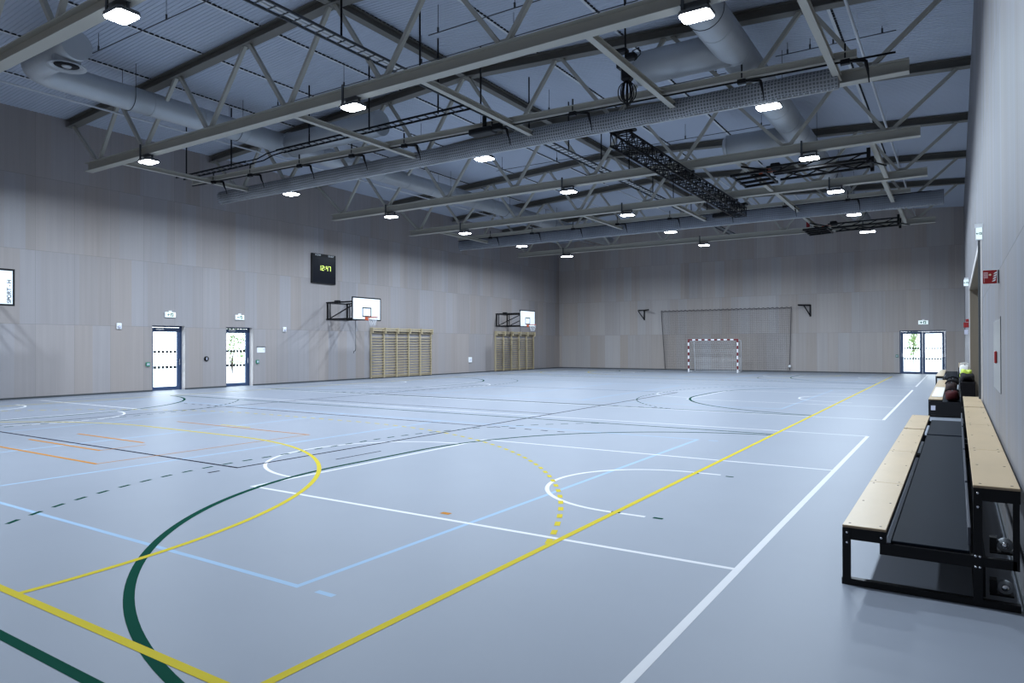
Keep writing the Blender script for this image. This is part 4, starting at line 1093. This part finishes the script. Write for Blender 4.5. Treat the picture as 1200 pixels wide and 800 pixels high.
# ------------------------------------------------------------------ bleachers
def bleacher(Y0, Y1, joints, lx0, lx1, ux0, ux1, lab, zs=0.42, zu=0.785, zf=0.345, first_face=True, stickers=False):
    t = thing('bleacher', lab, 'bleacher', ((lx0 + ux1) / 2, Y0, 0), 'two-step bleachers along the right wall')
    js = [Y0] + list(joints) + [Y1]
    for a0, a1 in zip(js, js[1:]):
        for x0, x1, zt_ in ((lx0, lx1, zs), (ux0, ux1, zu)):
            s = MB(); s.cbox(x0, a0 + 0.004, zt_ - 0.018, x1, a1 - 0.004, zt_, 0.003); s.mi = [0] * len(s.f)
            sb = s.build('seat_board', m_ply, t)
            e = MB(); e.box(x0 + 0.001, a0 + 0.003, zt_ - 0.017, x1 - 0.001, a0 + 0.0045, zt_ - 0.003); e.build('board_edge', m_plye, sb)
            sc = MB(); nn = max(2, int((a1 - a0) / 0.8))
            for i in range(nn + 1):
                yy = a0 + 0.08 + (a1 - a0 - 0.16) * i / nn
                for xx in (x0 + 0.04, x1 - 0.04): sc.lathe((xx, yy, zt_), [(0.009, 0.0), (0.008, 0.0015)], n=8)
            sc.build('screws', m_dark, sb)
    f = MB(); f.cbox(lx1 + 0.025, Y0 + 0.03, zf - 0.02, ux0 - 0.02, Y1 - 0.02, zf, 0.003); f.build('footboard', m_foot, t)
    for a0, a1 in zip(js, js[1:]):
        k = MB(); k.cbox(ux0 - 0.03, a0 + 0.05, zf + 0.03, ux0 - 0.012, a1 - 0.05, zf + 0.15, 0.003); k.build('kickboard', m_kick, t)
    # steel frames: near and far ends and at the joints
    for yy in (Y0, Y1):
        yy = min(max(yy, Y0 + 0.025), Y1 - 0.025)
        g_ = MB(); e = 0.05
        g_.box(lx0 - 0.005, yy - 0.025, 0.0, ux1, yy + 0.025, 0.045)
        g_.box(lx0, yy - 0.025, 0.045, lx0 + e, yy + 0.025, zs - 0.018)
        g_.box(lx0 + e, yy - 0.02, zs - 0.10, lx1, yy + 0.02, zs - 0.018)
        g_.box(lx1 - 0.04, yy - 0.02, zf - 0.10, ux0, yy + 0.02, zf - 0.021)
        g_.box(ux0 - 0.0, yy - 0.025, 0.045, ux0 + e, yy + 0.025, zu - 0.018)
        g_.box(ux0 + e, yy - 0.02, zu - 0.10, ux1, yy + 0.02, zu - 0.018)
        g_.box(ux0 + e, yy - 0.02, 0.26, ux1 - 0.02, yy + 0.02, 0.32)
        g_.box(ux1 - 0.04, yy - 0.02, 0.26, ux1 - 0.005, yy + 0.02, zu - 0.1)
        g_.build('steel_frame', m_black, t)
        bo = MB()
        for xx, zz in ((lx0 + 0.03, zs - 0.05), (lx0 + 0.03, zs - 0.12), (lx1 - 0.03, zs - 0.06), (ux0 + 0.012, zf - 0.02), (ux0 + 0.035, zf - 0.02), (ux0 + 0.012, zf - 0.09), (ux0 + 0.035, zf - 0.09), (ux0 + 0.025, zu - 0.05), (ux0 + 0.025, zu - 0.14)):
            bo.lathe((xx, yy - 0.026, zz), [(0.009, 0.0), (0.007, -0.006)], axis='y', n=8)
        bo.build('bolts', m_chrome, t)
    b_ = MB()
    for xx in (lx0 + 0.01, lx1 - 0.04, ux0 + 0.005): b_.box(xx, Y0 + 0.05, (zs if xx < ux0 else zu) - 0.075, xx + 0.035, Y1 - 0.05, (zs if xx < ux0 else zu) - 0.019)
    b_.box(ux0, Y0 + 0.05, 0.0, ux0 + 0.045, Y1 - 0.05, 0.045)
    b_.build('long_rail', m_black, t)
    bk = MB(); bk.box(ux0 + 0.052, Y0 + 0.06, 0.05, ux0 + 0.066, Y1 - 0.06, zf - 0.03); bk.build('skirt_panel', m_blackm, t)
    for yy, zz in ((Y0 + 0.14, 0.33), (Y0 + 0.14, 0.055), (Y1 - 0.3, 0.055)):
        w_ = MB(); w_.box(ux1 - 0.16, yy - 0.02, zz, ux1 - 0.12, yy + 0.05, zz + 0.10); w_.box(ux1 - 0.16, yy - 0.03, zz, ux1 - 0.03, yy + 0.06, zz + 0.012)
        w_.lathe((ux1 - 0.075, yy + 0.01, zz + 0.055), [(0.042, -0.02), (0.045, -0.01), (0.045, 0.01), (0.042, 0.02)], axis='y', n=18, mi=1)
        w_.lathe((ux1 - 0.075, yy - 0.012, zz + 0.055), [(0.024, 0.0), (0.018, -0.006)], axis='y', n=14, mi=2)
        w_.build('castor', [m_black, m_cloth, m_chrome], t)
    if stickers:
        s = MB(); s.box(lx0 + 0.06, Y0 + 0.002, 0.32, lx0 + 0.13, Y0 + 0.004, 0.36); s.box(lx0 + 0.05, Y0 - 0.012, 0.16, lx0 + 0.14, Y0 - 0.009, 0.27); s.build('sticker', m_label, t)
        s = MB(); s.box(lx0, Y0 - 0.008, 0.05, ux0, Y0 - 0.001, zf + 0.02); s.build('end_panel', m_blackm, t)
    return t
UX0, UX1 = 12.985, 13.235
bleacher(3.30, 9.98, (5.15, 7.40), 12.21, 12.485, UX0, UX1, 'nearest black two-step bleacher with pale plywood seats, cut by the right edge')
bleacher(10.06, 12.42, (), 12.21, 12.485, UX0, UX1, 'short bleacher unit butted to the far end of the nearest bleacher')
bleacher(16.85, 27.3, (19.4, 22.0, 24.6), 12.33, 12.61, UX0, UX1, 'bleacher in the middle covered with bags, white stickers on its end', stickers=True)
bleacher(31.0, 39.4, (33.8, 36.6), 12.16, 12.44, 12.96, UX1, 'farthest bleacher beside the double glass door', stickers=False)

# bags and clothes on the middle bleacher
def bag(name, lab, cat, c, size, m_, strap=True, lumps=0.12, seed=1, strap_m=None):
    rnd = random.Random(seed); t = thing(name, lab, cat, (c[0], c[1], c[2] - size[2] / 2))
    a = MB(); nu, nv = 20, 10; vs = []
    for j in range(nv + 1):
        ph = -math.pi / 2 + math.pi * j / nv
        for i in range(nu):
            th = 2 * math.pi * i / nu
            e = lambda v, p: math.copysign(abs(v) ** p, v)
            k = 1 + lumps * math.sin(3 * th + seed) * math.cos(2 * ph + seed * 0.7) + rnd.uniform(-1, 1) * lumps * 0.35
            x = e(math.cos(ph), 0.55) * e(math.cos(th), 0.6); yy = e(math.cos(ph), 0.55) * e(math.sin(th), 0.6); zz = e(math.sin(ph), 0.6)
            zv = zz * size[2] / 2 * (k if zz > 0 else 1)
            vs.append((c[0] + x * size[0] / 2 * k, c[1] + yy * size[1] / 2 * k, c[2] + zv))
    a.add(vs, [(j*nu+i, j*nu+(i+1) % nu, (j+1)*nu+(i+1) % nu, (j+1)*nu+i) for j in range(nv) for i in range(nu)], 0, True)
    a.build('body', m_, t)
    if strap:
        for dy in (-0.12, 0.12):
            s = MB()
            pts = [(c[0] + size[0] * 0.46 * math.cos(q), c[1] + dy * size[1] * 2, c[2] + size[2] * (0.42 + 0.22 * math.sin(q))) for q in [math.pi * i / 10 for i in range(11)]]
            s.tube(pts, 0.013, 6)
            s.build('strap', strap_m or m_bagblack, t)
        z_ = MB(); z_.box(c[0] - 0.008, c[1] - size[1] * 0.36, c[2] + size[2] * 0.47, c[0] + 0.008, c[1] + size[1] * 0.36, c[2] + size[2] * 0.535); z_.build('zip', m_dark, t)
    return t
bag('sports_bag', 'dark maroon sports bag at the near end of the middle bleacher', 'bag', (12.80, 17.5, 0.345 + 0.135), (0.28, 0.75, 0.24), m_maroon, seed=2)
bag('sports_bag', 'patterned brown and black bag behind the maroon one', 'bag', (12.775, 19.0, 0.345 + 0.19), (0.28, 0.95, 0.36), m_bagpat, seed=5)
bag('sports_bag', 'black holdall standing behind the patterned bag', 'bag', (12.80, 20.9, 0.345 + 0.20), (0.30, 0.95, 0.38), m_bagblack, seed=3)
coat = bag('coat', 'black coat heaped on the upper seat of the middle bleacher', 'coat', (13.10, 17.9, 0.785 + 0.10), (0.29, 2.0, 0.20), m_bagblack, False, 0.2, 7)
a = MB(); a.cbox(12.98, 16.79, 0.30, 13.25, 16.83, 0.82, 0.012); a.cbox(12.97, 16.80, 0.79, 13.255, 17.3, 0.84, 0.015); a.build('coat_tail', m_bagblack, coat)
bag('scarf', 'grey cloth hanging against the step beside the black coat', 'scarf', (12.925, 18.3, 0.345 + 0.18), (0.05, 0.7, 0.32), m_cloth, False, 0.1, 9)
bag('jacket', 'lime yellow jacket lying on the upper seat of the middle bleacher', 'jacket', (13.10, 20.3, 0.785 + 0.11), (0.26, 1.2, 0.22), m_lime, False, 0.25, 11)
bag('shopping_bag', 'white bag standing on the upper seat behind the lime jacket', 'bag', (13.09, 22.5, 0.785 + 0.16), (0.26, 0.7, 0.32), m_bagwhite, True, 0.06, 13, m_bagwhite)
a = MB(); a.cbox(12.37, 17.75, 0.4225, 12.60, 22.0, 0.430, 0.003); tag(a.build('towel', m_white), 'long white towel spread on the lower seat of the middle bleacher', 'towel')

# ------------------------------------------------------------------ shrubs outside the left doors
def shrub(c, h, r, lab, seed):
    rnd = random.Random(seed); t = thing('shrub', lab, 'shrub', c, 'shrubs outside the doors')
    a = MB()
    for i in range(900):
        d = Vector((rnd.gauss(0, 1), rnd.gauss(0, 1), rnd.gauss(0, 1))).normalized() * (rnd.random() ** 0.4)
        p = Vector(c) + Vector((d.x * r, d.y * r, h * 0.55 + d.z * h * 0.45)); s = rnd.uniform(0.06, 0.14)
        q = Vector((rnd.gauss(0, 1), rnd.gauss(0, 1), rnd.gauss(0, 1))).normalized(); w = q.orthogonal().normalized()
        a.add([p, p + q * s + w * s * .4, p + q * s * 2, p + q * s - w * s * .4], [(0, 1, 2, 3)])
    a.build('foliage', m_leaf, t)
    a = MB()
    for k in range(5): a.tube([(c[0], c[1], c[2]), (c[0] + rnd.uniform(-.3, .3) * r, c[1] + rnd.uniform(-.3, .3) * r, c[2] + h * 0.7)], [0.03, 0.012], 6)
    a.build('stems', m_stem, t)
shrub((-26.0, 25.1, -0.03), 4.2, 2.0, 'green shrub seen through the second glazed door', 4)
shrub((9.75, 66.0, -0.03), 4.6, 0.45, 'slim shrub seen through the left leaf of the double door', 8)
